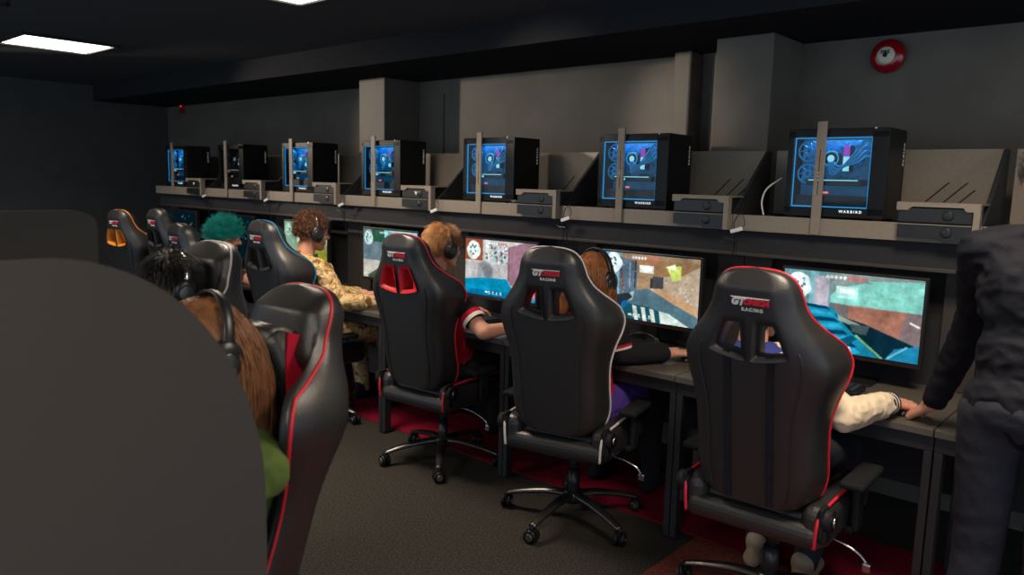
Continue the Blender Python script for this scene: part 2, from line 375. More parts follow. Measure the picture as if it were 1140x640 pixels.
# ------------------------------------------------------------------ computer towers
def ring(bm, c, r, w, n=28, mi=0):
    pts = [Vector(c) + Vector((math.cos(a) * r, 0, math.sin(a) * r)) for a in [2 * math.pi * i / n for i in range(n)]]
    tube(bm, pts, w, 6, closed=True, mi=mi)
def pc_tower(k, lit=True, proto=None):
    W, Hh, D_ = .41, .375, .225
    labels = ['lit blue computer tower on the shelf nearest to the fire bell', 'lit blue computer tower left of the narrow wall column, second along', 'lit blue computer tower in the middle of the shelf, third along',
              'lit blue computer tower under the pale wall column, fourth along', 'lit blue computer tower fifth along, above the camouflage shirt', 'unlit computer tower with a dark inside, sixth along', 'small lit blue computer tower at the far dark end of the shelf']
    x = CX0 - PITCH * k - .058
    if proto is not None:
        c = copy_tree(proto); c.location = (x, 3.306, LEDGE); c['label'] = labels[k]; return c
    t = thing('computer_tower', labels[k], 'computer', (x, 3.306, LEDGE), 0, 'computer towers on the shelf')
    w = W / 2
    bm = bmesh.new()
    box(bm, (-w, 0, .008), (w, D_, .022), .002); box(bm, (-w, 0, Hh - .014), (w, D_, Hh), .003)
    box(bm, (-w, D_ - .01, .02), (w, D_, Hh - .01)); box(bm, (-w, .002, .02), (-w + .008, D_, Hh - .01)); box(bm, (w - .010, .002, .02), (w, D_, Hh - .01), .002)
    box(bm, (-w, 0, .02), (-w + .028, .012, Hh - .012)); box(bm, (w - .068, 0, .02), (w, .012, Hh - .012), .003)
    box(bm, (-w, 0, .02), (w, .012, .048)); box(bm, (-w, 0, Hh - .036), (w, .012, Hh - .012))
    for sx in (-1, 1):
        for yy in (.02, D_ - .05): box(bm, (sx * (w - .03) - .015, yy, .0005), (sx * (w - .03) + .015, yy + .03, .009))
    obj('case', bm, 'plastic_gloss', t)
    gx0, gx1, gz0, gz1 = -w + .028, w - .068, .048, Hh - .036
    bm = bmesh.new(); box(bm, (gx0 - .004, -.004, gz0 - .004), (gx1 + .004, -.0005, gz1 + .004)); obj('glass_panel', bm, 'glass', t)
    bm = bmesh.new(); box(bm, (gx0, .006, gz0), (gx1, .011, gz0 + .005)); box(bm, (gx0, .006, gz1 - .004), (gx1, .011, gz1))
    box(bm, (gx0, .006, gz0), (gx0 + .003, .011, gz1)); box(bm, (gx1 - .003, .006, gz0), (gx1, .011, gz1)); obj('led_strip', bm, 'led_blue' if lit else 'pc_dark', t)
    bm = bmesh.new(); box(bm, (gx0, .10, gz0 + .02), (gx1 - .01, .11, gz1)); mb = obj('motherboard', bm, 'pc_blue' if lit else 'pc_dark', t)
    # board details
    bm = bmesh.new(); rr = random.Random(3)
    for i in range(36):
        px = rr.uniform(gx0 + .01, gx1 - .05); pz = rr.uniform(.16, gz1 - .02); s1, s2 = rr.uniform(.005, .022), rr.uniform(.004, .014)
        box(bm, (px, .088, pz), (px + s1, .101, pz + s2), .001)
    obj('heatsink', bm, 'pc_metal' if lit else 'pc_dark', mb)
    for (fx, fz, fr) in ((gx0 + .045, gz1 - .055, .042), (gx0 + .045, gz1 - .150, .040)):
        bm = bmesh.new(); ring(bm, (fx, .045, fz), fr, .004); ring(bm, (fx, .045, fz), fr * .35, .006)
        for q in range(7):
            a = q * 2 * math.pi / 7
            p0 = Vector((fx, .045, fz)) + Vector((math.cos(a), 0, math.sin(a))) * fr * .35; p1 = Vector((fx, .045, fz)) + Vector((math.cos(a + .5), 0, math.sin(a + .5))) * fr * .92
            tube(bm, [p0, (p0 + p1) / 2 + Vector((0, .006, 0)), p1], [.004, .009, .006], 6, flat=(1, .25))
        obj('fan', bm, 'tube_blue' if lit else 'pc_dark', t, True)
    cxp, czp = gx0 + .135, gz1 - .085
    bm = bmesh.new(); lathe(bm, [(0, 0), (.034, 0), (.036, .01), (.034, .035), (.02, .04), (0, .04)], 28, Matrix.Translation((cxp, .10, czp)) @ R); pump = obj('cooler_pump', bm, 'pc_dark', t, True)
    bm = bmesh.new(); ring(bm, (cxp, .059, czp), .031, .0025); obj('cooler_ring', bm, 'led_blue' if lit else 'pc_dark', pump)
    bm = bmesh.new(); lathe(bm, [(0, 0), (.015, 0), (.013, .003), (0, .003)], 20, Matrix.Translation((cxp, .060, czp)) @ R); obj('cooler_logo', bm, 'led_cyan' if lit else 'letter_off', pump)
    for q in range(3):
        bm = bmesh.new(); xx = cxp + .050 + q * .013
        box(bm, (xx, .062, czp - .052), (xx + .006, .1, czp + .008), .001, mi=0); box(bm, (xx, .062, czp + .0085), (xx + .006, .1, czp + .055), .001, mi=1)
        obj('memory_stick', bm, (['led_cyan', 'led_pink'] if q < 2 else ['pc_dark', 'pc_dark']) if lit else ['letter_off', 'pc_dark'], t)
    bm = bmesh.new()
    for q in range(4):
        a = Vector((cxp - .01 + q * .008, .06, czp - .015)); e = Vector((gx1 - .012, .04 + q * .012, gz1 - .02 - q * .02))
        tube(bm, catmull([a, a + Vector((.03, -.02, -.055 + q * .012)), (a + e) / 2 + Vector((.022, -.02, -.012)), e + Vector((-.03, 0, .004)), e], 6), .0042, 7)
    obj('coolant_tube', bm, 'tube_blue' if lit else 'pc_dark', t, True)
    # graphics card, power shroud
    bm = bmesh.new(); box(bm, (gx0 + .05, .022, gz0 + .092), (gx1 - .035, .1, gz0 + .118), .003); gc = obj('graphics_card', bm, 'plastic_black', t)
    bm = bmesh.new(); box(bm, (gx0 + .06, .0205, gz0 + .112), (gx1 - .05, .0225, gz0 + .116)); box(bm, (gx0 + .088, .0205, gz0 + .097), (gx0 + .125, .0225, gz0 + .107)); obj('card_light', bm, 'led_cyan' if lit else 'letter_off', gc)
    bm = bmesh.new(); box(bm, (gx0 + .122, .03, gz0 + .058), (gx0 + .145, .035, gz0 + .066), .002); obj('indicator_lamp', bm, 'led_orange', t)
    bm = bmesh.new(); box(bm, (gx0 + .002, .035, .03), (gx1 - .002, .2, gz0 + .05), .003); obj('power_shroud', bm, 'pc_dark', t)
    text('lettering', 'WARBIRD', .0145, (gx1 - .062, -.0045, .033), (math.pi / 2, 0, 0), 'letter_white', t, space=1.6, bold=.0006, ext=.0005)
    o = text('side_lettering', 'WARBIRD', .017, (w + .0006, D_ - .022, Hh - .10), (math.pi / 2, 0, math.pi / 2), 'letter_off', t, space=1.4, ext=.0004)
    o.rotation_euler = Matrix(((0, 0, 1), (0, -1, 0), (1, 0, 0))).transposed().to_euler() if False else (0, 0, 0)
    # letters run down the side panel
    o.matrix_local = Matrix.Translation((w + .0006, D_ - .022, Hh - .10)) @ Matrix(((0, 0, 1, 0), (0, 1, 0, 0), (-1, 0, 0, 0), (0, 0, 0, 1)))
    bm = bmesh.new(); box(bm, (w - .062, -.001, Hh - .006), (w - .052, .008, Hh + .003), .002); obj('power_button', bm, 'chrome', t)
    if lit:
        ld = bpy.data.lights.new('case_lamp', 'AREA'); ld.shape = 'RECTANGLE'; ld.size = .24; ld.size_y = .03; ld.energy = .75; ld.color = (.12, .55, 1.0)
        lo = bpy.data.objects.new('case_lamp', ld); C.objects.link(lo); lo.parent = t; lo.location = (-.03, .07, gz1 - .004)
    return t
p0 = pc_tower(0)
for k in (1, 2, 3, 4, 6): pc_tower(k, proto=p0)
pc_tower(5, lit=False)

# ------------------------------------------------------------------ monitors
SW, SH = 224, 132
def screen_paint(k):
    im = np.zeros((SH, SW, 3)); yy, xx = np.mgrid[0:SH, 0:SW]; u = (xx + .5) / SW; v = (yy + .5) / SH
    rs = np.random.RandomState(k + 5)
    def fill(mask, c, a=1.): im[mask] = im[mask] * (1 - a) + np.array(c) * a
    def poly(pts, c, a=1.):
        ins = np.zeros(u.shape, bool); n = len(pts)
        for i in range(n):
            x1, y1 = pts[i]; x2, y2 = pts[(i + 1) % n]
            cnd = ((y1 > v) != (y2 > v)); xi = (x2 - x1) * (v - y1) / ((y2 - y1) if y2 != y1 else 1e-9) + x1
            ins ^= cnd & (u < xi)
        fill(ins, c, a)
    def rect(a, b, c, d, col, al=1.): fill((u >= a) & (u < c) & (v >= b) & (v < d), col, al)
    def disc(a, b, r, col, al=1.): fill(((u - a) * 1.7) ** 2 + (v - b) ** 2 < r * r, col, al)
    def line(p, q, w, col, al=1.):
        px, py = p; qx, qy = q; dx, dy = (qx - px) * 1.7, qy - py; L2 = dx * dx + dy * dy
        t = np.clip((((u - px) * 1.7) * dx + (v - py) * dy) / L2, 0, 1)
        fill((((u - px) * 1.7 - t * dx) ** 2 + (v - py - t * dy) ** 2) < w * w, col, al)
    def hud(bcol=(225, 240, 240)):
        for q in range(4):
            x = .36 + q * .055; disc(x, .925, .018, bcol); rect(x - .018, .945, x + .018, .965, bcol, .8)
        rect(.30, .92, .34, .95, bcol)
        for q in range(9):
            disc(.33 + q * .032, .055, .022, [(240, 240, 240), (225, 90, 90)][q > 4], .75)
    def minimap(cx=.115, cy=.2, r=.15, col=(224, 240, 238)):
        for q in range(16):
            a = q * math.pi / 8; disc(cx + .55 * r / 1.7 * math.cos(a) * rs.uniform(.7, 1.2), cy + .6 * r * math.sin(a), r * .55, col)
        for q in range(16): disc(cx + rs.uniform(-.045, .045), cy + rs.uniform(-.09, .09), rs.uniform(.008, .022), (70, 110, 118))
    if k == 0:
        im[:] = (158, 142, 140)
        rect(0, 0, .36, .5, (104, 150, 158)); rect(.2, .0, .27, .5, (130, 185, 192)); rect(.24, .05, .35, .5, (176, 172, 182)); rect(.05, .33, .17, .5, (52, 92, 108))
        poly([(.36, .32), (.42, .06), (1, .04), (1, .40), (.36, .38)], (132, 202, 190)); poly([(.36, .0), (1, 0), (1, .1), (.6, .10), (.42, .18), (.36, .3)], (128, 140, 138)); poly([(.62, .07), (1, .02), (1, .1), (.7, .12)], (128, 196, 186))
        poly([(.50, .40), (.90, .40), (.85, .92), (.5, .55)], (160, 112, 96)); poly([(.9, .4), (1, .4), (1, .95), (.84, .9)], (128, 112, 114)); poly([(.36, .38), (.5, .4), (.5, .62), (.36, .5)], (118, 108, 110))
        rect(.40, .16, .56, .31, (178, 226, 220)); rect(.43, .19, .53, .24, (235, 248, 246))
        cs = [(12, 62, 92), (46, 156, 186)]
        poly([(0, .40), (.38, .44), (.60, .74), (.74, 1), (0, 1)], (30, 132, 162))
        for q in range(8):
            a = .40 + q * .075; poly([(0, a + .02 * q), (.34 + q * .033, a + .035 - q * .005), (.37 + q * .036, a + .075 - q * .004), (0, a + .05 + .024 * q)], cs[q % 2])
        poly([(.26, 1), (.54, .76), (.58, .80), (.44, 1)], (16, 84, 112))
        poly([(.40, .52), (.62, .60), (.98, .80), (.9, 1), (.74, 1), (.56, .76)], (18, 48, 62)); poly([(.42, .52), (.6, .62), (.58, .66), (.44, .6)], (130, 146, 134)); poly([(.52, .62), (.66, .62), (.64, .74), (.54, .72)], (70, 84, 84))
        line((.57, .76), (.76, 1), .014, (120, 170, 120)); poly([(.78, 1), (.84, .86), (1, .78), (1, 1)], (38, 128, 164)); line((.80, .98), (.92, .82), .012, (110, 190, 210)); minimap(); hud()
        line((.93, .52), (.99, .56), .012, (230, 230, 230))
    elif k == 1:
        im[:] = (150, 128, 104)
        rect(0, 0, .2, 1, (112, 160, 182)); poly([(.18, .05), (.38, .12), (.38, .55), (.2, .75)], (88, 106, 122)); line((.2, .2), (.24, .62), .02, (120, 80, 74)); line((.36, .1), (.36, .5), .01, (60, 52, 54)); line((.30, .15), (.30, .5), .012, (128, 150, 166))
        poly([(.38, .08), (1, .06), (1, .12), (.84, .28), (.55, .32), (.38, .28)], (148, 116, 84)); rect(.38, .28, .54, .52, (158, 132, 104)); rect(.54, .31, .65, .5, (74, 76, 80)); rect(.52, .34, .55, .5, (60, 60, 60))
        poly([(.65, .3), (.84, .26), (1, .1), (1, .82), (.82, .66), (.65, .5)], (176, 158, 138)); poly([(.68, .14), (.82, .12), (.82, .32), (.74, .36)], (196, 212, 110)); poly([(.66, .16), (.76, .1), (.78, .2)], (226, 236, 200)); line((.86, .5), (.9, .62), .015, (206, 190, 176))
        for q in range(30): disc(rs.uniform(.66, .97), rs.uniform(.32, .66), rs.uniform(.006, .022), [(206, 190, 170), (140, 128, 118)][q % 2], .7)
        poly([(.5, .5), (.65, .48), (1, .72), (1, .86), (.7, .66)], (186, 150, 116)); poly([(.2, .62), (.5, .5), (.72, .66), (1, .84), (1, 1), (.1, 1)], (84, 112, 124)); poly([(.3, .6), (.36, .56), (.34, .7), (.24, .76)], (158, 180, 178)); rect(.4, .16, .55, .27, (212, 222, 216)); rect(.43, .19, .53, .24, (246, 250, 246))
        for q in range(26): disc(rs.uniform(.2, .37), rs.uniform(.15, .6), rs.uniform(.006, .02), [(150, 170, 184), (60, 76, 92)][q % 2], .7)
        poly([(.04, .7), (.3, .60), (.34, .66), (.2, .84), (.04, .8)], (44, 52, 60)); disc(.27, .82, .09, (24, 104, 160)); poly([(.2, .95), (.3, .76), (.5, .78), (.72, .86), (.9, 1), (.2, 1)], (34, 84, 92))
        for q in range(3): poly([(.34 + q * .09, .78 + q * .01), (.385 + q * .09, .79 + q * .01), (.41 + q * .09, 1), (.37 + q * .09, 1)], (206, 214, 206))
        poly([(.62, .82), (.72, .84), (.92, 1), (.64, 1)], (196, 210, 204)); minimap(.12, .16, .14, (218, 236, 240)); hud()
    elif k == 2:
        im[:] = (196, 190, 186)
        rect(0, 0, .3, .38, (150, 84, 58)); rect(.26, 0, .62, .45, (186, 196, 198)); rect(.3, .0, .36, .42, (226, 226, 220)); poly([(.62, .1), (.84, 0), (1, 0), (1, 1), (.62, .72)], (150, 116, 130))
        for q in range(70): disc(rs.uniform(.30, .62), rs.uniform(.08, .4), rs.uniform(.006, .03), [(228, 232, 230), (80, 140, 150), (176, 120, 96), (60, 74, 92)][q % 4], .8)
        poly([(.0, .42), (.62, .42), (.64, .72), (0, .75)], (180, 178, 178)); disc(.3, .58, .2, (126, 132, 138), .6); disc(.33, .56, .12, (104, 110, 118), .6); poly([(0, .74), (.25, .68), (.6, .66), (.70, .84), (1, .96), (1, 1), (0, 1)], (16, 138, 176)); poly([(.1, .9), (.6, .9), (.8, 1), (.0, 1)], (10, 112, 156))
        rect(.92, .5, 1, .9, (190, 100, 110)); rect(.62, .1, .64, .7, (120, 90, 100)); minimap(.12, .2, .15, (224, 236, 228)); hud()
    elif k == 3:
        im[:] = (120, 132, 136)
        rect(.34, 0, 1, .24, (124, 208, 216)); poly([(.16, 0), (.4, 0), (.42, .22), (.34, .4), (.2, .3)], (48, 90, 72)); rect(.0, .25, .36, .62, (104, 122, 130)); rect(.36, .24, .5, .6, (90, 110, 122)); rect(.4, .36, .5, .46, (200, 216, 214)); rect(.5, .24, 1, .7, (150, 130, 122)); poly([(0, .64), (1, .6), (1, 1), (0, 1)], (188, 184, 174)); poly([(.1, .95), (.3, .78), (.42, .9), (.4, 1), (.1, 1)], (74, 86, 70)); minimap(.1, .18, .13, (186, 214, 208)); hud()
    elif k == 4:
        im[:] = (128, 140, 84)
        rect(0, 0, .3, .7, (126, 160, 138)); rect(.0, .7, .3, 1, (96, 110, 90)); rect(.3, 0, 1, .45, (176, 182, 152)); poly([(.5, .6), (.8, .45), (1, .6), (1, 1), (.5, 1)], (136, 138, 54)); poly([(.4, .8), (.8, .66), (.8, 1), (.3, 1)], (50, 62, 52)); minimap(.1, .18, .13, (166, 196, 176)); hud()
    else:
        im[:] = (14, 30, 36)
        for q in range(10): disc(rs.uniform(.5, .95), rs.uniform(.1, .7), rs.uniform(.01, .04), [(20, 84, 104), (176, 150, 120), (140, 150, 150)][q % 3], .8)
    im = (im - 110) * 1.12 + 112
    for c, amp in ((9, .07), (26, .05), (66, .04)):
        g = rs.normal(0, 1, (c + 2, int(c * 1.7) + 2)); fy_ = np.linspace(0, c, SH); fx_ = np.linspace(0, int(c * 1.7), SW); iy = fy_.astype(int); ix = fx_.astype(int); ty = (fy_ - iy)[:, None]; tx = (fx_ - ix)[None]
        nn = (g[iy][:, ix] * (1 - ty) * (1 - tx) + g[iy + 1][:, ix] * ty * (1 - tx) + g[iy][:, ix + 1] * (1 - ty) * tx + g[iy + 1][:, ix + 1] * ty * tx)
        im = im * (1 + amp * nn[:, :, None])
    # soften slightly
    for _ in range(1):
        p = np.pad(im, ((1, 1), (1, 1), (0, 0)), 'edge'); im = (p[:-2, 1:-1] + p[2:, 1:-1] + p[1:-1, :-2] + p[1:-1, 2:] + 2 * im) / 6
    return np.clip(im, 0, 255)
ms = bpy.data.materials.new('screen_picture'); ms.use_nodes = True; nt = ms.node_tree; nt.nodes.clear()
o_ = nt.nodes.new('ShaderNodeOutputMaterial'); em = nt.nodes.new('ShaderNodeEmission'); at = nt.nodes.new('ShaderNodeVertexColor'); at.layer_name = 'picture'; em.inputs[1].default_value = 1.0
nt.links.new(at.outputs[0], em.inputs[0]); nt.links.new(em.outputs[0], o_.inputs[0]); _mats['screen'] = ms
def screen_mesh(k, w, h):
    xs = np.linspace(-w / 2, w / 2, SW + 1); zs = np.linspace(h / 2, -h / 2, SH + 1)
    V = np.zeros(((SW + 1) * (SH + 1), 3)); gx, gz = np.meshgrid(xs, zs); V[:, 0] = gx.ravel(); V[:, 2] = gz.ravel()
    idx = np.arange((SW + 1) * (SH + 1)).reshape(SH + 1, SW + 1)
    F = np.stack([idx[1:, :-1], idx[1:, 1:], idx[:-1, 1:], idx[:-1, :-1]], -1).reshape(-1, 4)
    me = bpy.data.meshes.new('screen'); me.from_pydata(V.tolist(), [], F.tolist())
    ca = me.color_attributes.new('picture', 'FLOAT_COLOR', 'CORNER')
    im = screen_paint(k) / 255; im = np.where(im <= .04045, im / 12.92, ((im + .055) / 1.055) ** 2.4)
    d = np.ones((SH * SW, 4, 4)); d[:, :, :3] = im.reshape(-1, 1, 3)
    ca.data.foreach_set('color', d.ravel()); return me
mon_lab = ['wide monitor showing blue steps and an orange wall, nearest in the row', 'wide monitor showing a graffiti street scene', 'wide monitor showing a bright blue floor, half behind the white trimmed chair', 'wide monitor showing a tree and pale sky behind the red trimmed chair with red holes',
           'monitor with a pale green game picture behind the camouflage shirt', 'almost black monitor behind the teal haired person', 'almost black monitor at the far end of the row']
mon_x = [-1.033, -2.003, -3.02, -4.03, -5.03, -6.06, -7.06]
for k in range(7):
    t = thing('monitor', mon_lab[k], 'monitor', (mon_x[k], 3.36, DESK), 0, 'monitors under the shelf'); del t['group']
    w, h = .562, .335; zc = 1.033 - DESK
    bm = bmesh.new(); box(bm, (-w / 2 - .012, -.052, zc - h / 2 - .022), (w / 2 + .012, -.018, zc + h / 2 + .012), .004)
    box(bm, (-w / 2 + .1, -.018, zc - .1), (w / 2 - .1, .01, zc + .1), .008); obj('casing', bm, 'plastic_black', t)
    o = link_mesh('screen', screen_mesh(k, w, h), 'screen', t); o.location = (0, -.0535, zc)
    bm = bmesh.new(); box(bm, (-w / 2, -.0528, zc - h / 2 - .016), (w / 2, -.0515, zc - h / 2 - .0145)); obj('red_accent', bm, 'accent_red', t)
    bm = bmesh.new(); box(bm, (-.016, -.0535, zc - h / 2 - .013), (.016, -.0515, zc - h / 2 - .006)); obj('badge', bm, 'base_metal', t)
    bm = bmesh.new(); box(bm, (-.03, .0, .008), (.03, .02, zc), .004); box(bm, (-.12, -.09, .0005), (.12, .07, .010), .004); obj('stand', bm, 'plastic_black', t)

# ------------------------------------------------------------------ desk clutter
def keyboard(x, y, lab):
    t = thing('keyboard', lab, 'keyboard', (x, y, DESK), .05)
    bm = bmesh.new(); box(bm, (-.21, -.065, .001), (.21, .065, .018), .005); obj('case', bm, 'plastic_black', t)
    bm = bmesh.new()
    for r_ in range(5):
        for c in range(15): box(bm, (-.2 + c * .0267, -.058 + r_ * .0232, .018), (-.2 + c * .0267 + .022, -.058 + r_ * .0232 + .019, .026), .002, seg=1)
    obj('keys', bm, 'frame_black', t)
def mouse(x, y, lab, red=False):
    t = thing('mouse', lab, 'mouse', (x, y, DESK), 0)
    bm = bmesh.new()
    bmesh.ops.create_uvsphere(bm, u_segments=20, v_segments=14, radius=1)
    for v in bm.verts: v.co = Vector((v.co.x * .031, v.co.y * .06, max(-.0, v.co.z) * .036 + .001))
    obj('shell', bm, 'plastic_black', t, True)
    bm = bmesh.new(); cyl(bm, (-.004, .034, .030), (.004, .034, .030), .009, n=14); obj('scroll_wheel', bm, 'led_red' if red else 'frame_black', t)
names = ['nearest desk', 'desk with the street scene monitor', 'desk with the blue floor monitor', 'desk of the person in camouflage', 'desk of the teal haired person', 'desk beyond the teal haired person']
for k in range(6):
    keyboard(mon_x[k] - .08, 3.13, 'black keyboard on the ' + names[k])
    mouse(mon_x[k] + .33, 3.16 - (.17 if k == 0 else 0), 'small black mouse on the ' + names[k], k == 0)
def headset(c, yaw, pitch, lab, m='plastic_black', on_desk=False, s=1., band='plastic_black', roll=0.):
    """c: centre of the head; the band passes over the top (+Z), cups at +-X"""
    t = thing('headset', lab, 'headset', c, 0); t.rotation_euler = (pitch, roll, yaw); t.scale = (s, s, s)
    bm = bmesh.new(); pts = [Vector((math.cos(a) * .094, 0, math.sin(a) * .128 - .005)) for a in np.linspace(-.05, math.pi + .05, 26)]
    tube(bm, pts, .012, 10, flat=(1.1, .45)); obj('headband', bm, band, t, True)
    for sx in (-1, 1):
        bm = bmesh.new(); lathe(bm, [(0, 0), (.032, 0), (.044, .006), (.046, .016), (.040, .026), (.022, .030), (0, .030)], 24, Matrix.Translation((sx * .072, 0, -.012)) @ Matrix.Rotation(sx * math.pi / 2, 4, 'Y') @ Matrix.Diagonal((1.15, .95, 1, 1)))
        cup = obj('ear_cup', bm, m, t, True)
        bm = bmesh.new(); lathe(bm, [(.024, .029), (.028, .033), (.024, .034), (0, .034)], 20, Matrix.Translation((sx * .072, 0, -.012)) @ Matrix.Rotation(sx * math.pi / 2, 4, 'Y')); obj('cup_badge', bm, 'base_metal', cup, True)
    return t
headset((-1.90, 3.10, DESK + .05), .6, -1.25, 'black headset lying on the desk in front of the street scene monitor', s=.8)
# cables with white clips hanging from the shelf seams
clip_lab = ['thin cable with a white clip hanging at the seam nearest the fire bell', 'thin cable with a white clip hanging above the white trimmed chair', 'thin cable with a white clip hanging above the ginger haired person',
            'thin cable with a white clip hanging above the camouflage shirt', 'thin cable with a white clip hanging above the blue trimmed chair', 'thin cable with a white clip hanging above the teal hair']
for i, k in enumerate(range(1, 7)):
    x = CX0 - PITCH * k + PITCH / 2 + .045; x += [0, .02, -.02, .01, .02, 0][i]
    t = thing('clipped_cable', clip_lab[i], 'cable', (x, 3.28, LEDGE), 0)
    bm = bmesh.new()
    tube(bm, catmull([(-.005, .10, .03), (-.01, .03, .012), (-.02, -.006, -.03), (-.015, -.012, -.075), (-.012, .004, -.12), (-.02, .03, -.20), (-.018, .04, -.26)], 6), .0022, 6)
    tube(bm, catmull([(.0, .05, .02), (.012, .0, .01), (.03, -.008, -.04), (.0, -.012, -.072)], 6), .0018, 6); obj('wire', bm, 'ink', t, True)
    bm = bmesh.new(); box(bm, (-.034, -.020, -.078), (.026, -.012, -.060), .003, Matrix.Rotation(-.3, 3, 'Y')); obj('clip', bm, 'led_white' if False else 'paint_white', t)
    bm = bmesh.new(); tube(bm, catmull([(-.012, .0, -.115), (-.05, -.004, -.112), (-.075, .0, -.105)], 5), .003, 6); obj('tie', bm, 'base_metal', t, True)
t = thing('white_cable', 'pale curved cable rising beside the computer tower nearest the fire bell', 'cable', (-1.47, 3.40, LEDGE))
bm = bmesh.new(); tube(bm, catmull([(.0, .0, .0), (-.012, 0, .06), (.0, .02, .12), (.05, .06, .17)], 8), .004, 8); obj('wire', bm, 'paint_white', t, True)
t = thing('glass_dish', 'small glass dish on the shelf beside the middle computer tower', 'dish', (-2.93, 3.37, LEDGE))
t.location = (-2.915, 3.325, LEDGE)
bm = bmesh.new(); lathe(bm, [(0, 0), (.018, .0), (.034, .018), (.032, .019), (.017, .003), (0, .003)], 24); obj('bowl', bm, 'dish', t, True)

# ------------------------------------------------------------------ racing chairs
ZR = [(.50, .150, .070), (.53, .190, .085), (.60, .212, .098), (.70, .214, .092), (.80, .217, .095), (.88, .232, .118), (.95, .254, .150), (1.00, .260, .165), (1.04, .248, .162), (1.08, .224, .145), (1.13, .182, .112), (1.18, .152, .080), (1.22, .141, .062), (1.25, .131, .052), (1.272, .116, .044), (1.288, .094, .038), (1.297, .062, .034), (1.300, .03, .03)]
LEAN = math.tan(math.radians(9)); BK = .205
def row_at(z):
    for (a, b) in zip(ZR, ZR[1:]):
        if z <= b[0]: break
    return None
def section(w, d, z, top=0.):
    f = .62 * w; th = .055 * (1 - .6 * top)
    t = min(1, max(0, (z - 1.06) / .09)); t = t * t * (3 - 2 * t); e = 1 - .55 * top; mixv = lambda a, b: a * (1 - t) + b * t
    half = [(0, -th), (f * .55, -th), (f, -th * .93), (.90 * w, -th * .55 + .05 * d), (w, mixv(d * .45, d * .2)), (w * 1.0, mixv(d * .88, d * .45)), (mixv(.95, .985) * w, mixv(d, d * .75)), (mixv(.86, .93) * w, mixv(d * .93, .062 * e)), (mixv(.70, .76) * w, mixv(.030 + d * .12, .080 * e)), (.38 * w, mixv(.014, .090 * e)), (0, mixv(.010, .092 * e))]
    pts = [Vector((x, y, 0)) for x, y in half]; pts += [Vector((-x, y, 0)) for x, y in half[-2:0:-1]]
    c = catmull(pts, 4, True)
    return [Vector((p.x, p.y - BK - (z - .5) * LEAN, z)) for p in c]
def hole_poly(sx):
    return [(sx * x, z) for x, z in ((.024, 1.012), (.112, 1.028), (.118, 1.05), (.088, 1.125), (.076, 1.135), (.030, 1.135), (.022, 1.125), (.018, 1.03))]
def chair_rows():
    P = [Vector((z, w, d)) for z, w, d in ZR]
    return [(p.x, p.y, p.z) for p in catmull(P, 4)]
_back = None
def back_mesh():
    global _back
    if _back: return _back
    bm = bmesh.new(); rows = chair_rows(); rings = []
    for i, (z, w, d) in enumerate(rows):
        top = max(0, (z - 1.24) / .06)
        rings.append([bm.verts.new(p) for p in section(w, d, z, min(1, top))])
    n = len(rings[0])
    for A, B in zip(rings, rings[1:]):
        for k in range(n): bm.faces.new([A[k], A[(k + 1) % n], B[(k + 1) % n], B[k]])
    for rg, dz in ((rings[0], -.012), (rings[-1], .004)):
        c = bm.verts.new(sum((v.co for v in rg), Vector()) / n + Vector((0, 0, dz)))
        for k in range(n): bm.faces.new([rg[k], rg[(k + 1) % n], c])
    bmesh.ops.recalc_face_normals(bm, faces=bm.faces)
    cut = bmesh.new()
    for sx in (-1, 1):
        prism(cut, hole_poly(sx), 'y', -.55, .12)
    bmesh.ops.recalc_face_normals(cut, faces=cut.faces)
    cm = bpy.data.meshes.new('cut'); cut.to_mesh(cm); cut.free(); co = bpy.data.objects.new('cut', cm); C.objects.link(co)
    def st(o):
        m_ = o.modifiers.new('b', 'BOOLEAN'); m_.operation = 'DIFFERENCE'; m_.object = co; m_.solver = 'EXACT'
    me = bake(bm, st); bpy.data.objects.remove(co); bpy.data.meshes.remove(cm)
    me.polygons.foreach_set('use_smooth', [True] * len(me.polygons))
    try: me.set_sharp_from_angle(angle=math.radians(50))
    except Exception: pass
    _back = me; return me
_cache = {}
def cached(key, fn):
    if key not in _cache: _cache[key] = fn()
    return _cache[key].copy()
def bmesh_to(fn, smooth=True):
    bm = bmesh.new(); fn(bm); bmesh.ops.recalc_face_normals(bm, faces=bm.faces); me = bpy.data.meshes.new('m'); bm.to_mesh(me); bm.free()
    return me
def f_piping(bm):
    rows = [r_ for r_ in chair_rows() if r_[0] > .52]
    R_ = [Vector((w * 1.006, d * (.93 - .5 * min(1, max(0, (z - 1.06) / .09))), z)) for z, w, d in rows]; R_ = [Vector((p.x, p.y - BK - (p.z - .5) * LEAN, p.z)) for p in R_]
    T = R_ + [Vector((-p.x, p.y, p.z)) for p in R_[::-1]]
    tube(bm, T, .0042, 8)
def f_rim(sx):
    def f(bm):
        pl = hole_poly(sx); P = [(x * 1.0, z) for x, z in pl]
        cx = sum(p[0] for p in P) / len(P); cz = sum(p[1] for p in P) / len(P)
        rings = []
        for (s, y) in ((1.14, -.066), (.86, -.060), (.86, .02), (1.14, .028)):
            rings.append([Vector((cx + (x - cx) * s, y - BK - (z - .5) * LEAN, cz + (z - cz) * s)) for x, z in P])
        rings = [[bm.verts.new(p) for p in catmull(r_, 3, True)] for r_ in rings]
        n = len(rings[0])
        for A, B in zip(rings, rings[1:]):
            for k in range(n):
                q = bm.faces.new([A[k], A[(k + 1) % n], B[(k + 1) % n], B[k]]); q.smooth = True
    return f
def f_seam(sx):
    def f(bm):
        rows = [r_ for r_ in chair_rows() if .52 < r_[0] < 1.05]
        tube(bm, [Vector((sx * w * .66, -.0525 - BK - (z - .5) * LEAN, z)) for z, w, d in rows], .0022, 6)
    return f
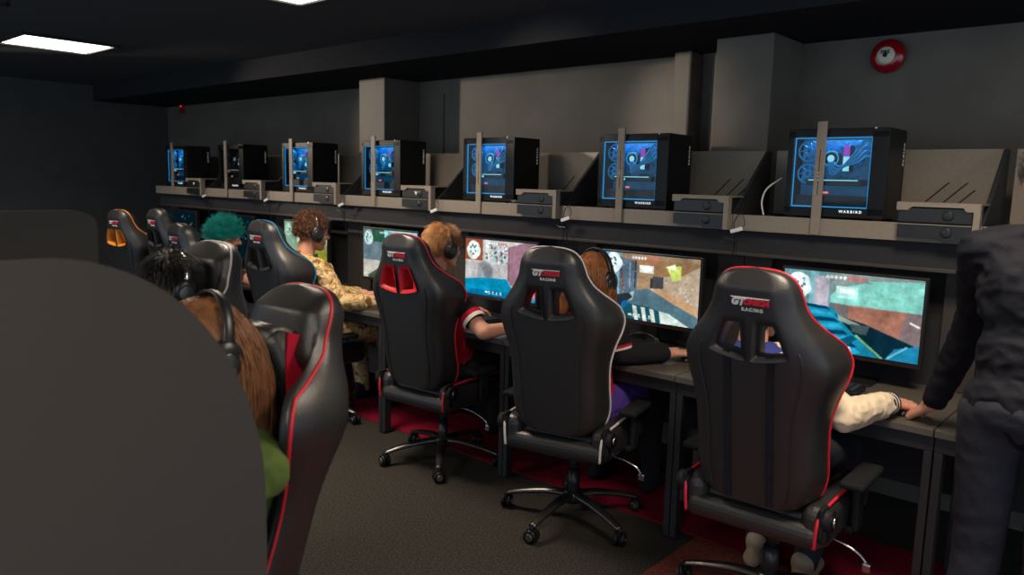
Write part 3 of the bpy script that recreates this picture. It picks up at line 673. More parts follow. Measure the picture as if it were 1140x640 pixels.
def f_seat(bm):
    box(bm, (-.20, -.20, .405), (.20, .27, .495), .035, seg=4)
    for sx in (-1, 1):
        a, b = sorted((sx * .165, sx * .262)); box(bm, (a, -.245, .395), (b, .25, .535), .04, seg=4)
    box(bm, (-.24, -.255, .385), (.24, -.17, .47), .035, seg=4)
def f_seat_piping(sx):
    return lambda bm: tube(bm, catmull([(sx * .225, -.258, .405), (sx * .228, -.262, .47), (sx * .232, -.250, .515), (sx * .240, -.20, .535), (sx * .242, .0, .540), (sx * .238, .22, .533), (sx * .235, .255, .50)], 5), .0055, 8)
def f_base(bm):
    for i in range(5):
        a = math.radians(90 + 72 * i); d = Vector((math.cos(a), math.sin(a), 0))
        pts = catmull([d * .02 + Vector((0, 0, .118)), d * .12 + Vector((0, 0, .116)), d * .24 + Vector((0, 0, .095)), d * .325 + Vector((0, 0, .072))], 5)
        tube(bm, pts, [.030 - .012 * q / (len(pts) - 1) for q in range(len(pts))], 10, flat=(1, .62))
    lathe(bm, [(0, .085), (.045, .085), (.05, .11), (.042, .14), (0, .14)], 24)
def f_caster(bm):
    for sx in (-1, 1):
        tube(bm, [(sx * .026, 0, .031), (sx * .021, 0, .031), (sx * .007, 0, .031), (sx * .006, 0, .031)], [.022, .031, .031, .026], 22)
    cyl(bm, (0, 0, .045), (0, 0, .078), .010, n=10); box(bm, (-.006, -.028, .028), (.006, .024, .064), .006)
def f_rims(sx):
    return lambda bm: tube(bm, [(sx * .0265, 0, .031), (sx * .0275, 0, .031)], [.017, .015], 18)
def f_mech(bm):
    box(bm, (-.10, -.13, .335), (.10, .14, .375), .01); box(bm, (-.17, -.16, .375), (.17, .18, .400), .006); cyl(bm, (0, 0, .125), (0, 0, .25), .028, n=20); cyl(bm, (0, 0, .24), (0, 0, .34), .020, n=20)
def f_arm(sx):
    def f(bm):
        box(bm, (sx * .268 - .015, -.05, .40), (sx * .268 + .015, .04, .425), .006); box(bm, (sx * .282 - .013, -.035, .405), (sx * .282 + .013, .03, .575), .008)
    return f
def f_pad(sx):
    def f(bm): box(bm, (sx * .285 - .040, -.12, .575), (sx * .285 + .040, .14, .602), .012, seg=3)
    return f
def f_hinge(sx):
    def f(bm): box(bm, (sx * .243 - .016, -.255, .425), (sx * .243 + .016, -.12, .475), .010); cyl(bm, (sx * .225, -.225, .50), (sx * .268, -.225, .50), .036, n=24); box(bm, (sx * .238 - .009, -.26, .44), (sx * .238 + .009, -.20, .545), .006)
    return f
def f_bolt(sx):
    def f(bm):
        cyl(bm, (sx * .268, -.225, .50), (sx * .278, -.225, .50), .018, n=18)
    return f
def f_lever(bm): tube(bm, catmull([(.12, -.02, .36), (.22, -.02, .355), (.30, -.02, .33), (.33, -.02, .30)], 4), .006, 8); box(bm, (.318, -.032, .27), (.346, -.008, .305), .006)
def chair(lab, x, y, yaw, trim='trim_red', rim='trim_dark', base_yaw=0., straps=False, pillow=None, lift=0., group=None, small=False, logo=True, recline=0.):
    t = thing('racing_chair', lab, 'chair', (x, y, 0), yaw, group)
    b = link_mesh('backrest', back_mesh(), 'pu', t); b.location.z = lift
    pv = Vector((0, -.205, .5)); b.matrix_local = Matrix.Translation(pv + Vector((0, 0, lift))) @ Matrix.Rotation(math.radians(recline), 4, 'X') @ Matrix.Translation(-pv)
    def part(name, key, fn, m, par=t):
        me = cached((key, m), lambda: bmesh_to(fn)); o = link_mesh(name, me, m, par)
        if par is t and name not in ('star_base', 'caster'): o.location.z = lift
        return o
    part('piping', 'pip', f_piping, trim, b)
    for sx in (-1, 1): part('seam', 'seam%d' % sx, f_seam(sx), 'trim_dark', b)
    for sx in (-1, 1): part('harness_ring', 'rim%d' % sx, f_rim(sx), rim, b)
    if logo:
        rot = (math.pi / 2 + math.radians(9), 0, 0)
        yb = lambda z_: -.0575 - BK - (z_ - .5) * LEAN
        text('logo_lettering', 'GT', .032, (-.036, yb(1.196) - .001, 1.196), rot, 'print_white', b, shear=.3, bold=.002)
        text('logo_lettering', 'OMEGA', .0235, (.024, yb(1.196) - .001, 1.196), rot, 'print_red', b, shear=.3, bold=.0016)
        text('logo_lettering', 'RACING', .015, (.012, yb(1.172), 1.172), rot, 'print_white', b, space=1.35, bold=.0006)
        bm = bmesh.new(); z0 = 1.208
        prism(bm, [(-.052, z0), (.066, z0 + .001), (.066, z0 + .0035), (-.060, z0 + .0035)], 'y', yb(z0) - .0012, yb(z0) + .002); obj('logo_bar', bm, 'print_white', b)
    st_ = part('seat', 'seat', f_seat, 'pu'); [part('seat_piping', 'spip%d' % q, f_seat_piping(q), trim, st_) for q in (-1, 1)]
    bs = part('star_base', 'base', f_base, 'base_metal' if not small else 'plastic_black'); bs.rotation_euler = (0, 0, base_yaw - yaw)
    for i in range(5):
        a = math.radians(90 + 72 * i) + base_yaw - yaw
        c = part('caster', 'cast', f_caster, 'plastic_gloss'); c.location = (math.cos(a) * .325, math.sin(a) * .325, 0); c.rotation_euler = (0, 0, rnd.uniform(0, 3.1)); [part('wheel_hub', 'hubs%d' % q, f_rims(q), 'chrome', c) for q in (-1, 1)]
    part('mechanism', 'mech', f_mech, 'plastic_black')
    for sx in (-1, 1):
        am = part('armrest', 'arm%d' % sx, f_arm(sx), 'arm_black'); part('arm_pad', 'pad%d' % sx, f_pad(sx), 'pad_black', am)
        hg = part('recline_hinge', 'hinge%d' % sx, f_hinge(sx), 'arm_black'); part('bolt', 'bolt%d' % sx, f_bolt(sx), 'chrome', hg)
    part('height_lever', 'lev', f_lever, 'chrome')
    # care tags on the back's edge
    if straps:
        for sx in (-1, 1):
            bm = bmesh.new(); P = [Vector((sx * .072, -.0595 - (z_ - .5) * LEAN, z_)) for z_ in np.linspace(.505, 1.03, 12)]
            P = [Vector((p.x, -.001 - .0575 - BK - (p.z - .5) * LEAN, p.z)) for p in P]
            for a, b_ in zip(P, P[1:]):
                q = [bm.verts.new(a + Vector((-.012, 0, 0))), bm.verts.new(a + Vector((.012, 0, 0))), bm.verts.new(b_ + Vector((.012, 0, 0))), bm.verts.new(b_ + Vector((-.012, 0, 0)))]; bm.faces.new(q)
            bmesh.ops.remove_doubles(bm, verts=bm.verts, dist=.0004)
            rg = bmesh.ops.extrude_face_region(bm, geom=list(bm.faces)); bmesh.ops.translate(bm, verts=[v for v in rg['geom'] if isinstance(v, bmesh.types.BMVert)], vec=(0, -.0025, 0))
            obj('pillow_strap', bm, 'cloth_black', b)
    if pillow:
        bm = bmesh.new(); prism(bm, [(-.03, -.095), (-.03, .075), (.02, .095), (.075, .105), (.125, .075), (.10, .03), (.06, -.03), (.03, -.095)], 'x', -.105, .105); bmesh.ops.recalc_face_normals(bm, faces=bm.faces); bmesh.ops.bevel(bm, geom=list(bm.edges), offset=.012, segments=3, affect='EDGES')
        p = obj('head_pillow', bm, 'pu', b, True); p.location = (0, .045 - BK - .6 * LEAN, 1.10)
        for sx in (-1, 1):
            bm = bmesh.new(); a, c_ = sorted((sx * .104, sx * .111)); prism(bm, [(-.022, -.085), (-.022, .068), (.02, .086), (.055, .092), (.05, .02), (.03, -.085)], 'x', a, c_); obj('pillow_side', bm, pillow, p)
    return t
PI = math.pi; rad = math.radians
chair('black racing chair with thin red piping and straps down its back, at the nearest desk', -1.025, 2.645, rad(2), 'trim_red', base_yaw=rad(25), straps=True, lift=-.005)
chair('black racing chair with white piping, before the blue floor screen', -2.01, 2.745, rad(13), 'trim_white', base_yaw=rad(40), lift=-.012)
chair('black racing chair with red piping and bright red harness holes, before the ginger haired person', -2.98, 2.83, rad(5), 'trim_red', 'trim_red', base_yaw=rad(7), lift=-.025)
chair('black racing chair with blue piping behind the person in camouflage', -4.12, 2.74, rad(0), 'trim_blue', base_yaw=rad(5), lift=-.015)
chair('black racing chair with dark piping behind the teal haired person', -5.10, 2.70, rad(0), 'trim_dark', lift=-.085, base_yaw=rad(40))
chair('black racing chair with dark piping, farthest one pushed close against the desks', -6.05, 2.97, rad(0), 'trim_dark', lift=-.03, base_yaw=rad(10))
chair('black racing chair with orange piping and orange harness holes at the far end', -6.63, 2.88, rad(10), 'trim_orange', 'trim_orange', lift=-.06, base_yaw=rad(10))

# ------------------------------------------------------------------ people
def capsule(bm, p0, p1, r0, r1, n=14):
    p0 = Vector(p0); p1 = Vector(p1); d = p1 - p0; L = d.length
    if L < 1e-6: d = Vector((0, 0, 1)); L = 1e-6
    q = d.to_track_quat('Z', 'Y').to_matrix().to_4x4(); q.translation = p0
    prof = [(r0 * math.sin(a), -r0 * math.cos(a)) for a in np.linspace(0, PI / 2, 5)] + [(r1 * math.cos(a), L + r1 * math.sin(a)) for a in np.linspace(0, PI / 2, 5)]
    prof[0] = (0, -r0); prof[-1] = (0, L + r1)
    lathe(bm, prof, n, q)
def ellipsoid(bm, c, r, M3=None, n=18):
    t = bmesh.new(); bmesh.ops.create_uvsphere(t, u_segments=n, v_segments=n // 2 + 2, radius=1)
    for v in t.verts:
        q = Vector((v.co.x * r[0], v.co.y * r[1], v.co.z * r[2]))
        v.co = (M3 @ q if M3 is not None else q) + Vector(c)
    add(bm, t)
def blob(build, voxel, smooth=4, wrinkle=0., wf=14., wseed=0):
    bm = bmesh.new(); build(bm); bmesh.ops.recalc_face_normals(bm, faces=bm.faces)
    def st(o):
        m_ = o.modifiers.new('r', 'REMESH'); m_.mode = 'VOXEL'; m_.voxel_size = voxel
        if smooth:
            s = o.modifiers.new('s', 'SMOOTH'); s.factor = .5; s.iterations = smooth
    me = bake(bm, st)
    if wrinkle:
        n = len(me.vertices); co = np.empty(n * 3); no = np.empty(n * 3); me.vertices.foreach_get('co', co); me.vertex_normals.foreach_get('vector', no); co = co.reshape(-1, 3); no = no.reshape(-1, 3)
        w = np.array([noise.noise(Vector((c[0] * wf + wseed, c[1] * wf, c[2] * wf * 1.6))) + .5 * noise.noise(Vector((c[0] * wf * 2.3 + 7, c[1] * wf * 2.3 + wseed, c[2] * wf * 2.3))) for c in co])
        w = -np.abs(w) + .25
        co += no * (w * wrinkle)[:, None]; me.vertices.foreach_set('co', co.ravel()); me.update()
    me.polygons.foreach_set('use_smooth', [True] * len(me.polygons)); return me
def join_meshes(items):
    """items: (mesh, matrix, material index) -> one mesh"""
    V = []; F = []; MI = []; off = 0
    for me, mt, mi in items:
        n = len(me.vertices); co = np.empty(n * 3); me.vertices.foreach_get('co', co); co = co.reshape(-1, 3)
        if mt is not None:
            A = np.array(mt); co = co @ A[:3, :3].T + A[:3, 3]
        V += co.tolist(); F += [[v + off for v in p.vertices] for p in me.polygons]; MI += [mi] * len(me.polygons); off += n
    out = bpy.data.meshes.new('joined'); out.from_pydata(V, [], F); out.polygons.foreach_set('material_index', MI); out.polygons.foreach_set('use_smooth', [True] * len(F)); out.update(); return out
def b_head(bm):
    E_ = ellipsoid
    E_(bm, (0, -.012, .022), (.074, .094, .094)); E_(bm, (0, .030, -.030), (.060, .060, .078)); E_(bm, (0, .058, -.090), (.030, .026, .022))
    for s in (-1, 1):
        capsule(bm, (s * .056, -.008, -.045), (s * .030, .058, -.088), .020, .018); E_(bm, (s * .036, .066, -.026), (.022, .018, .018)); capsule(bm, (s * .012, .083, .022), (s * .045, .070, .020), .012, .010)
        E_(bm, (s * .077, -.004, -.012), (.008, .020, .031), Matrix.Rotation(s * .35, 3, 'Z')); E_(bm, (s * .010, .097, -.028), (.009, .010, .008))
    capsule(bm, (0, .086, .012), (0, .108, -.024), .008, .0125); capsule(bm, (-.018, .084, -.058), (.018, .084, -.058), .0075, .0075); capsule(bm, (-.015, .082, -.068), (.015, .082, -.068), .008, .008)
    capsule(bm, (0, -.022, -.05), (0, -.050, -.19), .052, .056)
_head = None
def head_mesh():
    global _head
    if _head is None: _head = blob(b_head, .0042, 3)
    return _head
def b_hand(s, curl, spread=1., thumb=.5):
    def f(bm):
        ys = (.088, .093, .089, .080); ln = (.070, .079, .073, .057); rr_ = (.0088, .0092, .0086, .0076)
        for i in range(4):
            x = (-.031 + i * .0205) * -s
            x0 = x * .55
            capsule(bm, (x0, -.005, 0), (x, ys[i], .002 if i in (1, 2) else -.001), .0135, .0112, 10)
            p = Vector((x, ys[i], 0)); a = -curl[i] * .7; dx = (x * 1.6) * spread
            for q, fr in enumerate((.45, .31, .24)):
                d = Vector((dx, math.cos(a), math.sin(a))).normalized(); e = p + d * ln[i] * fr; capsule(bm, p, e, rr_[i] * (1 - .1 * q), rr_[i] * (.94 - .12 * q), 10); p = e; a -= curl[i] * (.9 if q == 0 else .6)
        p = Vector((.018 * s, .018, -.006)); d = Vector((s * .62, .72, -.32)).normalized(); e = p + d * .040; capsule(bm, p, e, .0155, .0118, 10)
        d2 = Vector((s * .30, .92, -.28 * thumb)).normalized(); e2 = e + d2 * .032; capsule(bm, e, e2, .0108, .0095, 10); e3 = e2 + (d2 + Vector((-s * .35, 0, -.1))).normalized() * .025; capsule(bm, e2, e3, .0095, .0075, 10)
        ellipsoid(bm, (0, .045, -.004), (.036, .046, .014)); capsule(bm, (0, -.035, 0), (0, .005, 0), .026, .025, 12)
    return f
_hands = {}
def hand_mesh(s, curl):
    key = (s, tuple(curl))
    if key not in _hands: _hands[key] = blob(b_hand(s, curl), .0026, 3)
    return _hands[key]
def hand_matrix(wrist, fwd, up):
    y = Vector(fwd).normalized(); z = Vector(up); z = (z - y * z.dot(y)).normalized(); x = y.cross(z)
    m_ = Matrix((x, y, z)).transposed().to_4x4(); m_.translation = Vector(wrist) + y * .03; return m_
def hair_strands(name, Hm, style, m, parent, seed=1):
    r_ = random.Random(seed); V = []; F = []
    cap = dict(curly=(.080, .100, .104), short=(.079, .099, .102), fluffy=(.098, .118, .118), long=(.081, .102, .104))[style]
    count = dict(curly=2600, short=4200, fluffy=3600, long=3600)[style]
    inv = Hm.inverted().to_3x3(); down = (inv @ Vector((0, 0, -1))).normalized()
    def strand(pts, w0):
        base = len(V)
        for i, p in enumerate(pts):
            t = (pts[min(i + 1, len(pts) - 1)] - pts[max(0, i - 1)]); t = t.normalized() if t.length > 1e-9 else Vector((0, 0, 1))
            a = t.orthogonal().normalized(); b = t.cross(a); w = w0 * (1 - .75 * i / (len(pts) - 1))
            for k in range(3):
                g = 2 * PI * k / 3; V.append(tuple(Hm @ (p + (a * math.cos(g) + b * math.sin(g)) * w)))
        for i in range(len(pts) - 1):
            for k in range(3): F.append((base + i * 3 + k, base + i * 3 + (k + 1) % 3, base + i * 3 + 3 + (k + 1) % 3, base + i * 3 + 3 + k))
    n = 0
    while n < count:
        d = Vector((r_.gauss(0, 1), r_.gauss(0, 1), r_.gauss(0, 1))).normalized()
        lim = {'curly': -.42, 'short': -.42, 'fluffy': -.30, 'long': -.30}[style]
        if d.z < lim + (.75 * max(0, d.y + .15)) * 1.05: continue
        if abs(d.x) > .75 and d.z < .0 and d.y > -.3: continue
        n += 1
        p = Vector((d.x * cap[0], -.012 + d.y * cap[1], .020 + d.z * cap[2])) * .97
        nrm = d.copy(); pts = [p]
        if style in ('curly', 'fluffy'):
            L = r_.uniform(.022, .038) if style == 'curly' else r_.uniform(.03, .055); ax = Vector((r_.gauss(0, 1), r_.gauss(0, 1), r_.gauss(0, 1))).normalized(); dr = (nrm * .75 + down * (.25 if style == 'curly' else .45) + ax * .55).normalized()
            for q in range(6): dr = (Matrix.Rotation(.45, 3, ax) @ dr); p = p + dr * L / 6 * 1.25; pts.append(p)
            strand(pts, .0026 if style == 'curly' else .0025)
        elif style == 'short':
            L = r_.uniform(.03, .055); cmb = (Vector((.15, -.25, 0)) + down * .9) ; tg = (cmb - nrm * cmb.dot(nrm)); tg = tg.normalized() if tg.length > .05 else Vector((0, -1, 0)); dr = (nrm * .55 + tg + Vector((r_.gauss(0, .22), r_.gauss(0, .22), r_.gauss(0, .22)))).normalized()
            for q in range(4): p = p + dr * L / 4; dr = (dr + tg * .35 - nrm * .12).normalized(); pts.append(p)
            strand(pts, .0015)
        else:
            L = r_.uniform(.20, .32); side = 1 if p.x > 0 else -1; dr = (nrm * .15 + Vector((side * .25, -.3, 0))).normalized(); c0 = Vector((0, -.012, .02))
            N = 12; wv = r_.uniform(0, 6)
            for q in range(N):
                dr = (dr * .62 + down * .42 + Vector((math.sin(wv + q * .8) * .05, math.cos(wv + q * .7) * .05, 0))).normalized(); p = p + dr * L / N
                rel = p - c0
                e = math.sqrt((rel.x / (cap[0] + .006)) ** 2 + (rel.y / (cap[1] + .006)) ** 2 + (rel.z / (cap[2] + .006)) ** 2)
                if e < 1: p = c0 + rel / max(e, .3)
                if rel.z < -.06:
                    rad_ = math.hypot(rel.x, rel.y + .02)
                    if rad_ < .062: p += Vector((rel.x, rel.y + .02, 0)).normalized() * (.062 - rad_)
                pts.append(p)
            strand(pts, .0019)
    # scalp cap under the strands
    def cb(bm):
        ellipsoid(bm, (0, -.014, .026), (cap[0] * .98, cap[1] * .97, cap[2] * .95), n=28)
    bm = bmesh.new(); cb(bm)
    keep = []
    for v in bm.verts:
        dd = Vector(((v.co.x) / cap[0], (v.co.y + .014) / cap[1], (v.co.z - .026) / cap[2]))
        if dd.z < -.36 + .8 * max(0, dd.y + .15): keep.append(v)
    bmesh.ops.delete(bm, geom=keep, context='VERTS')
    bm.verts.ensure_lookup_table(); base = len(V); ix = {v: i for i, v in enumerate(bm.verts)}
    for v in bm.verts: V.append(tuple(Hm @ v.co))
    for f in bm.faces: F.append(tuple(base + ix[v] for v in f.verts))
    bm.free()
    me = bpy.data.meshes.new(name); me.from_pydata(V, [], F); me.polygons.foreach_set('use_smooth', [True] * len(F)); me.update()
    return link_mesh(name, me, m, parent)
def lerp(a, b, t): return Vector(a) * (1 - t) + Vector(b) * t
def person(lab, hip, head, yaw, armL, armR, skin='skin', shirt='cloth_black', sleeve='short', sleeve_mat=None, bands=None, cuffs=None, trousers='denim', shoe='shoe_white', hair='short', hair_mat='hair_brown',
           head_yaw=None, head_pitch=.12, stand=False, curl=(.5, .5, .5, .55), hupL=(0, 0, 1), hupR=(0, 0, 1), hdL=None, hdR=None, feet=None, collar=None, band_head=True, seed=1, head_lab=None, wr=.006, fat=0., hd=None, hband='plastic_black', hroll=0., shw=.165, shorts=None, hscale=1.):
    """all joints in world coordinates; armL/armR = (elbow, wrist)"""
    base = Vector((hip[0], hip[1], 0)); t = thing('person', lab, 'person', base)
    f = Vector((-math.sin(yaw), math.cos(yaw), 0)); r = Vector((math.cos(yaw), math.sin(yaw), 0)); W = lambda p: Vector(p) - base
    hip = W(hip); hd_c = W(head); hy = yaw if head_yaw is None else head_yaw
    Hm = Matrix.Translation(hd_c) @ Matrix.Rotation(hy, 4, 'Z') @ Matrix.Rotation(-head_pitch, 4, 'X')
    neck = Hm @ Vector((0, -.05, -.185)); spine = (neck - hip); up = spine.normalized(); fy = (f - up * f.dot(up)).normalized(); rx = fy.cross(up)
    S3 = Matrix((rx, fy, up)).transposed()
    chest = lerp(hip, neck, .68) - fy * .012; belly = lerp(hip, neck, .32)
    sh = {-1: neck - up * .045 - rx * shw, 1: neck - up * .045 + rx * shw}
    arms = {-1: (W(armL[0]), W(armL[1])), 1: (W(armR[0]), W(armR[1]))}
    hips = {s: hip + r * s * .09 - Vector((0, 0, .01)) for s in (-1, 1)}
    if stand: kn = {s: hips[s] + f * .03 + Vector((0, 0, -.43)) for s in (-1, 1)}; an = {s: kn[s] - f * .03 + Vector((0, 0, -.40)) + (r * s * .02) for s in (-1, 1)}
    else:
        kn = {s: hips[s] + f * .41 + r * s * .06 + Vector((0, 0, .0)) for s in (-1, 1)}; an = {s: Vector((kn[s].x, kn[s].y, .085)) + f * .06 for s in (-1, 1)}
        if feet:
            for s in feet: an[s] = W(feet[s])
    for s in (-1, 1): an[s].z = max(an[s].z, .085)
    def torso(bm, g=0.):
        ellipsoid(bm, hip + up * .02, (.158 + g + fat, .118 + g + fat, .11 + g), S3); ellipsoid(bm, belly, (.138 + g + fat, .105 + g + fat, .15 + g), S3); ellipsoid(bm, chest, (.158 + g, .108 + g, .165 + g), S3)
        for s in (-1, 1): capsule(bm, neck - up * .01 + rx * s * .04 - fy * .01, sh[s], .046 + g, .054 + g); ellipsoid(bm, chest + rx * s * .07 + up * .03, (.08 + g, .10 + g, .12 + g), S3)
    def armb(bm, s, g=0., a=0., b=2.):
        E_, Wr = arms[s]
        if b > 0: capsule(bm, lerp(sh[s], E_, a), lerp(sh[s], E_, min(1, b)), .050 + g - .010 * a, .040 + g + (.008 * (1 - min(1, b))))
        if b > 1: capsule(bm, E_, lerp(E_, Wr, b - 1), .041 + g, .027 + g + .012 * (2 - b))
    def legs(bm, g=0., top=True):
        for s in (-1, 1):
            capsule(bm, hips[s], kn[s], .078 + g + fat * .6, .056 + g); capsule(bm, kn[s], lerp(kn[s], an[s], .3), .055 + g, .054 + g); capsule(bm, lerp(kn[s], an[s], .3), an[s], .054 + g, .036 + g)
    def body(bm):
        torso(bm); legs(bm)
        for s in (-1, 1): armb(bm, s); capsule(bm, an[s] - Vector((0, 0, .03)), an[s] + f * .12 - Vector((0, 0, .05)), .032, .026)
        capsule(bm, Hm @ Vector((0, -.02, -.06)), neck - up * .02, .051, .058)
    items = [(blob(body, .0085, 5), None, 0), (head_mesh(), Hm, 0)]
    eb = bmesh.new()
    for s in (-1, 1): ellipsoid(eb, (s * .030, .072, .004), (.013, .011, .0095), n=12)
    em_ = bpy.data.meshes.new('e'); eb.to_mesh(em_); eb.free(); items.append((em_, Hm, 1))
    eb = bmesh.new()
    for s in (-1, 1): ellipsoid(eb, (s * .030, .0805, .004), (.005, .0035, .005), n=10)
    em_ = bpy.data.meshes.new('e'); eb.to_mesh(em_); eb.free(); items.append((em_, Hm, 2))
    for s, hdv, hu in ((-1, hdL, hupL), (1, hdR, hupR)):
        E_, Wr = arms[s]; d = Vector(hdv) if hdv else (Wr - E_)
        items.append((hand_mesh(-s, curl), hand_matrix(Wr - d.normalized() * .005, d, hu), 0))
    me = join_meshes(items); link_mesh('body', me, [skin, 'eye', 'iris'], t)
    sm = sleeve_mat or shirt
    def sh_(bm):
        torso(bm, .014)
        capsule(bm, neck - up * .02, neck + (Hm @ Vector((0, -.02, -.06)) - neck) * .25, .066, .060)
        if sm == shirt:
            for s in (-1, 1): armb(bm, s, .013, 0, .55 if sleeve == 'short' else 1.93)
    so = link_mesh('shirt', blob(sh_, .008, 4, wr, 13, seed), shirt, t)
    if sm != shirt:
        for s in (-1, 1):
            def sl(bm):
                armb(bm, s, .016, 0, .62 if sleeve == 'short' else 1.82)
                capsule(bm, neck - up * .012 + rx * s * .05, sh[s], .060, .070)
            link_mesh('sleeve', blob(sl, .006, 4, wr, 15, seed + s), sm, so)
    if bands:
        for s in (-1, 1):
            E_ = arms[s][0]; a_ = sh[s]
            for (p, q, mm) in bands:
                bm = bmesh.new(); tube(bm, [lerp(a_, E_, p), lerp(a_, E_, q)], [.064, .063], 22, cap=False); tube(bm, [lerp(a_, E_, p), lerp(a_, E_, q)], [.060, .059], 22, cap=False); obj('sleeve_band', bm, mm, so, True)
    if cuffs:
        for s in (-1, 1):
            E_, Wr = arms[s]
            for q, mm in enumerate(cuffs):
                a0 = .84 + q * .03; bm = bmesh.new(); tube(bm, [lerp(E_, Wr, a0), lerp(E_, Wr, a0 + .03)], [.0425 - q * .0006, .0422 - q * .0006], 22); obj('cuff', bm, mm, so, True)
    tr_ = link_mesh('trousers', blob(lambda bm: (ellipsoid(bm, hip, (.172 + fat, .132 + fat, .10), S3), legs(bm, .012)), .009, 4, .006, 10, seed + 3), trousers, t)
    if shorts:
        link_mesh('shorts', blob(lambda bm: (ellipsoid(bm, hip, (.182, .142, .10), S3), [capsule(bm, hips[q], lerp(hips[q], kn[q], .62), .100, .088) for q in (-1, 1)]), .009, 4, .008, 16, seed + 5), shorts, t)
    for s in (-1, 1):
        def shoe_(bm):
            a = an[s]; g = Vector((a.x, a.y, 0)); capsule(bm, g - f * .055 + Vector((0, 0, .040)), g + f * .02 + Vector((0, 0, .045)), .038, .042); capsule(bm, g + f * .02 + Vector((0, 0, .042)), g + f * .165 + Vector((0, 0, .030)), .042, .030); capsule(bm, g + Vector((0, 0, .05)), g + Vector((0, 0, .10)) - f * .02, .042, .045)
        link_mesh('shoe', blob(shoe_, .006, 3), shoe, t)
    hair_strands('hair', Hm, hair, hair_mat, t, seed)
    if head_lab:
        h = headset((0, 0, 0), 0, 0, head_lab, band=hband)
        h.matrix_world = Matrix.Translation(base) @ Hm @ Matrix.Translation((0, -.008, .004)) @ Matrix.Rotation(hroll, 4, 'X') @ Matrix.Scale(hscale, 4)
    return t

# player at the nearest desk: cream sleeve, striped cuffs
person('person with cream jacket sleeve and striped cuffs, seated at the nearest desk', (-1.07, 2.67, .56), (-1.20, 2.80, 1.09), rad(2), ((-1.26, 2.72, .815), (-1.14, 3.00, .80)), ((-.80, 2.60, .80), (-.735, 2.91, .795)),
       shirt='cloth_blue', sleeve='long', sleeve_mat='cloth_cream', cuffs=['cloth_navy', 'cloth_white', 'cloth_navy', 'cloth_white', 'cloth_navy'], hair='short', hair_mat='hair_brown', hdR=(.35, .8, -.16), hupR=(.25, .1, 1), curl=(.35, .4, .45, .5),
       trousers='denim', shoe='shoe_tan', wr=.012, seed=4, feet={1: (-.99, 2.90, .085), -1: (-1.2, 2.95, .085)}, head_lab='black headset worn by the person at the nearest desk')
# player at the second desk
person('person with long auburn hair and black jersey sleeves with red and white hems', (-2.02, 2.80, .56), (-2.035, 2.88, 1.11), rad(6), ((-2.30, 2.84, .80), (-2.20, 3.08, .80)), ((-1.845, 2.83, .80), (-1.715, 3.05, .79)),
       shirt='cloth_red', sleeve='long', sleeve_mat='cloth_black', bands=[(.62, .74, 'cloth_red'), (.74, .84, 'cloth_white')], hair='long', hair_mat='hair_auburn', trousers='cloth_black', shorts='cloth_purple', hscale=1.14, shoe='cloth_black', seed=9,
       head_lab='black headset over the long auburn hair', head_yaw=rad(-4))
# player at the third desk
person('person with short ginger hair, black jersey and bare forearm, seated before the blue floor screen', (-2.99, 2.89, .56), (-3.0, 2.83, 1.19), rad(-8), ((-3.25, 2.86, .80), (-3.12, 3.10, .80)), ((-2.60, 2.74, .795), (-2.60, 2.99, .79)),
       shirt='cloth_red', sleeve='short', sleeve_mat='cloth_black', bands=[(.60, .69, 'cloth_red'), (.69, .76, 'cloth_white')], hair='short', hair_mat='hair_ginger', trousers='cloth_black', shoe='cloth_black', seed=12, head_lab='black headset over the short ginger hair')
# player in camouflage
person('person in a camouflage shirt with curly brown hair and a headset', (-4.10, 2.80, .56), (-4.085, 2.74, 1.205), rad(2), ((-4.28, 2.86, .80), (-4.02, 3.06, .80)), ((-3.80, 2.74, .80), (-3.70, 2.99, .79)),
       shirt='camo', sleeve='long', hair='curly', hair_mat='hair_curly', trousers='camo', shoe='cloth_black', seed=15, head_lab='black and silver headset over curly brown hair', hband='base_metal', wr=.012, head_yaw=rad(-8), fat=.012, shw=.19)
# teal haired player
person('person with fluffy teal hair and a dark brown shirt, seen from the side', (-5.13, 2.75, .56), (-5.17, 2.74, 1.10), rad(-12), ((-5.20, 2.95, .80), (-5.06, 3.14, .80)), ((-4.93, 2.80, .80), (-4.88, 3.05, .80)),
       shirt='cloth_brown', sleeve='short', hair='fluffy', hair_mat='hair_teal', seed=18, head_yaw=rad(-14), head_pitch=.2)
# bystander at the right, leaning on the desk
person('person in a dark navy jacket standing beside the nearest desk, one hand resting on it', (-.28, 2.55, .93), (-.30, 2.72, 1.60), rad(8), ((-.49, 2.80, 1.13), (-.595, 2.89, .825)), ((-.05, 2.62, 1.18), (-.08, 2.80, .96)),
       shirt='cloth_navy', sleeve='long', hair='short', hair_mat='hair_dark', trousers='denim', shoe='shoe_white', stand=True, hdL=(-.35, .25, -.28), hupL=(-.3, -.3, .9), curl=(.3, .35, .4, .4), seed=22, wr=.012)

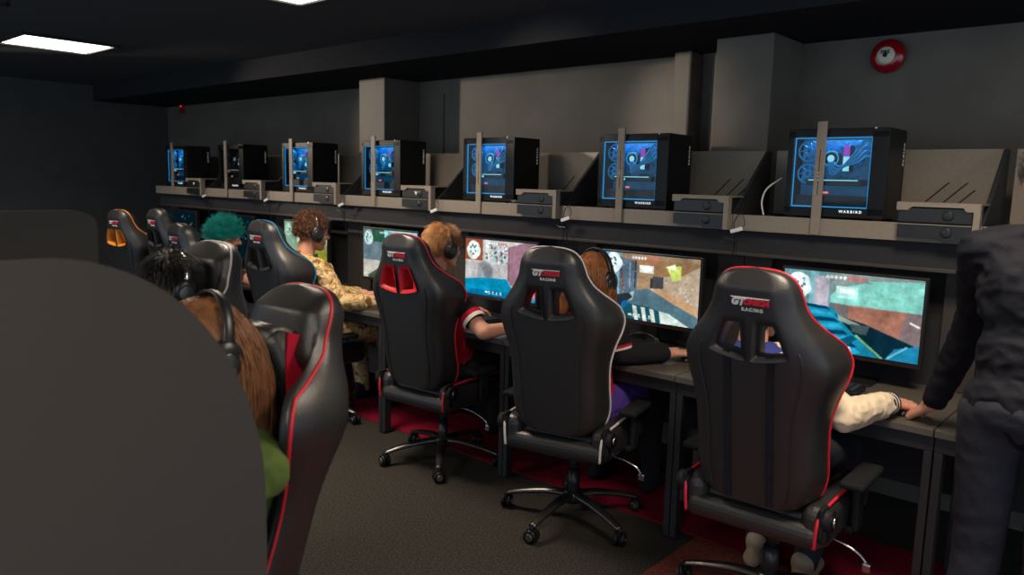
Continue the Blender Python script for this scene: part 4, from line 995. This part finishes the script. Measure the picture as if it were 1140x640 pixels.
# ------------------------------------------------------------------ the opposite row, seen in front of it
def partition(lab, x, yedge, ztop, rx, rz, th=.025):
    bm = bmesh.new(); y0 = -1.2
    pts = [(y0, .0), (yedge, .0)]
    for i in range(25):
        a = (PI / 2) * i / 24; pts.append((yedge - rx + rx * math.cos(a), ztop - rz + rz * math.sin(a)))
    pts.append((y0, ztop))
    prism(bm, pts, 'x', x - th, x)
    bmesh.ops.bevel(bm, geom=[e for e in bm.edges if abs(e.verts[0].co.x - e.verts[1].co.x) < 1e-6], offset=.004, segments=2, affect='EDGES')
    o = obj('partition', bm, 'board_grey'); return tag(o, lab, 'partition')
partition('large dark grey end partition with a rounded corner, closest thing to the camera', -1.22, .712, 1.422, .34, .46)
partition('second dark grey partition seen just above the large rounded one', -2.07, .753, 1.452, .06, .035)
chair('black racing chair with red piping and a red head pillow, closest to the camera', -1.665, .668, rad(182), 'trim_red', base_yaw=rad(30), pillow='cloth_red', logo=False, recline=9)
chair('dark racing chair with white piping behind the partition, facing away from the desks', -2.64, 1.0, rad(184), 'trim_white', base_yaw=rad(12), logo=False, lift=.015, recline=4)
person('person with long brown hair and green jacket, mostly behind the partition', (-1.65, .71, .56), (-1.62, .785, 1.15), rad(182), ((-1.42, .62, .84), (-1.42, .38, .80)), ((-1.86, .6, .84), (-1.80, .36, .80)),
       shirt='cloth_green', sleeve='long', hair='long', hair_mat='hair_brown', head_pitch=.05, seed=31, hroll=.3, hscale=1.12, head_lab='black headset over the long brown hair behind the partition', wr=.01, cuffs=['cloth_white', 'cloth_white'])
person('person with dark hair and a silver banded headset behind the rounded partition', (-2.60, 1.0, .53), (-2.60, 1.17, 1.155), rad(183), ((-2.36, .86, .84), (-2.42, .62, .80)), ((-2.84, .86, .84), (-2.78, .60, .80)),
       shirt='cloth_black', sleeve='long', hair='short', hair_mat='hair_dark', hroll=.35, seed=34, head_lab='headset with a broad silver band over dark hair', hband='chrome')
# clean-up of template data
for me in list(bpy.data.meshes):
    if me.users == 0: bpy.data.meshes.remove(me)
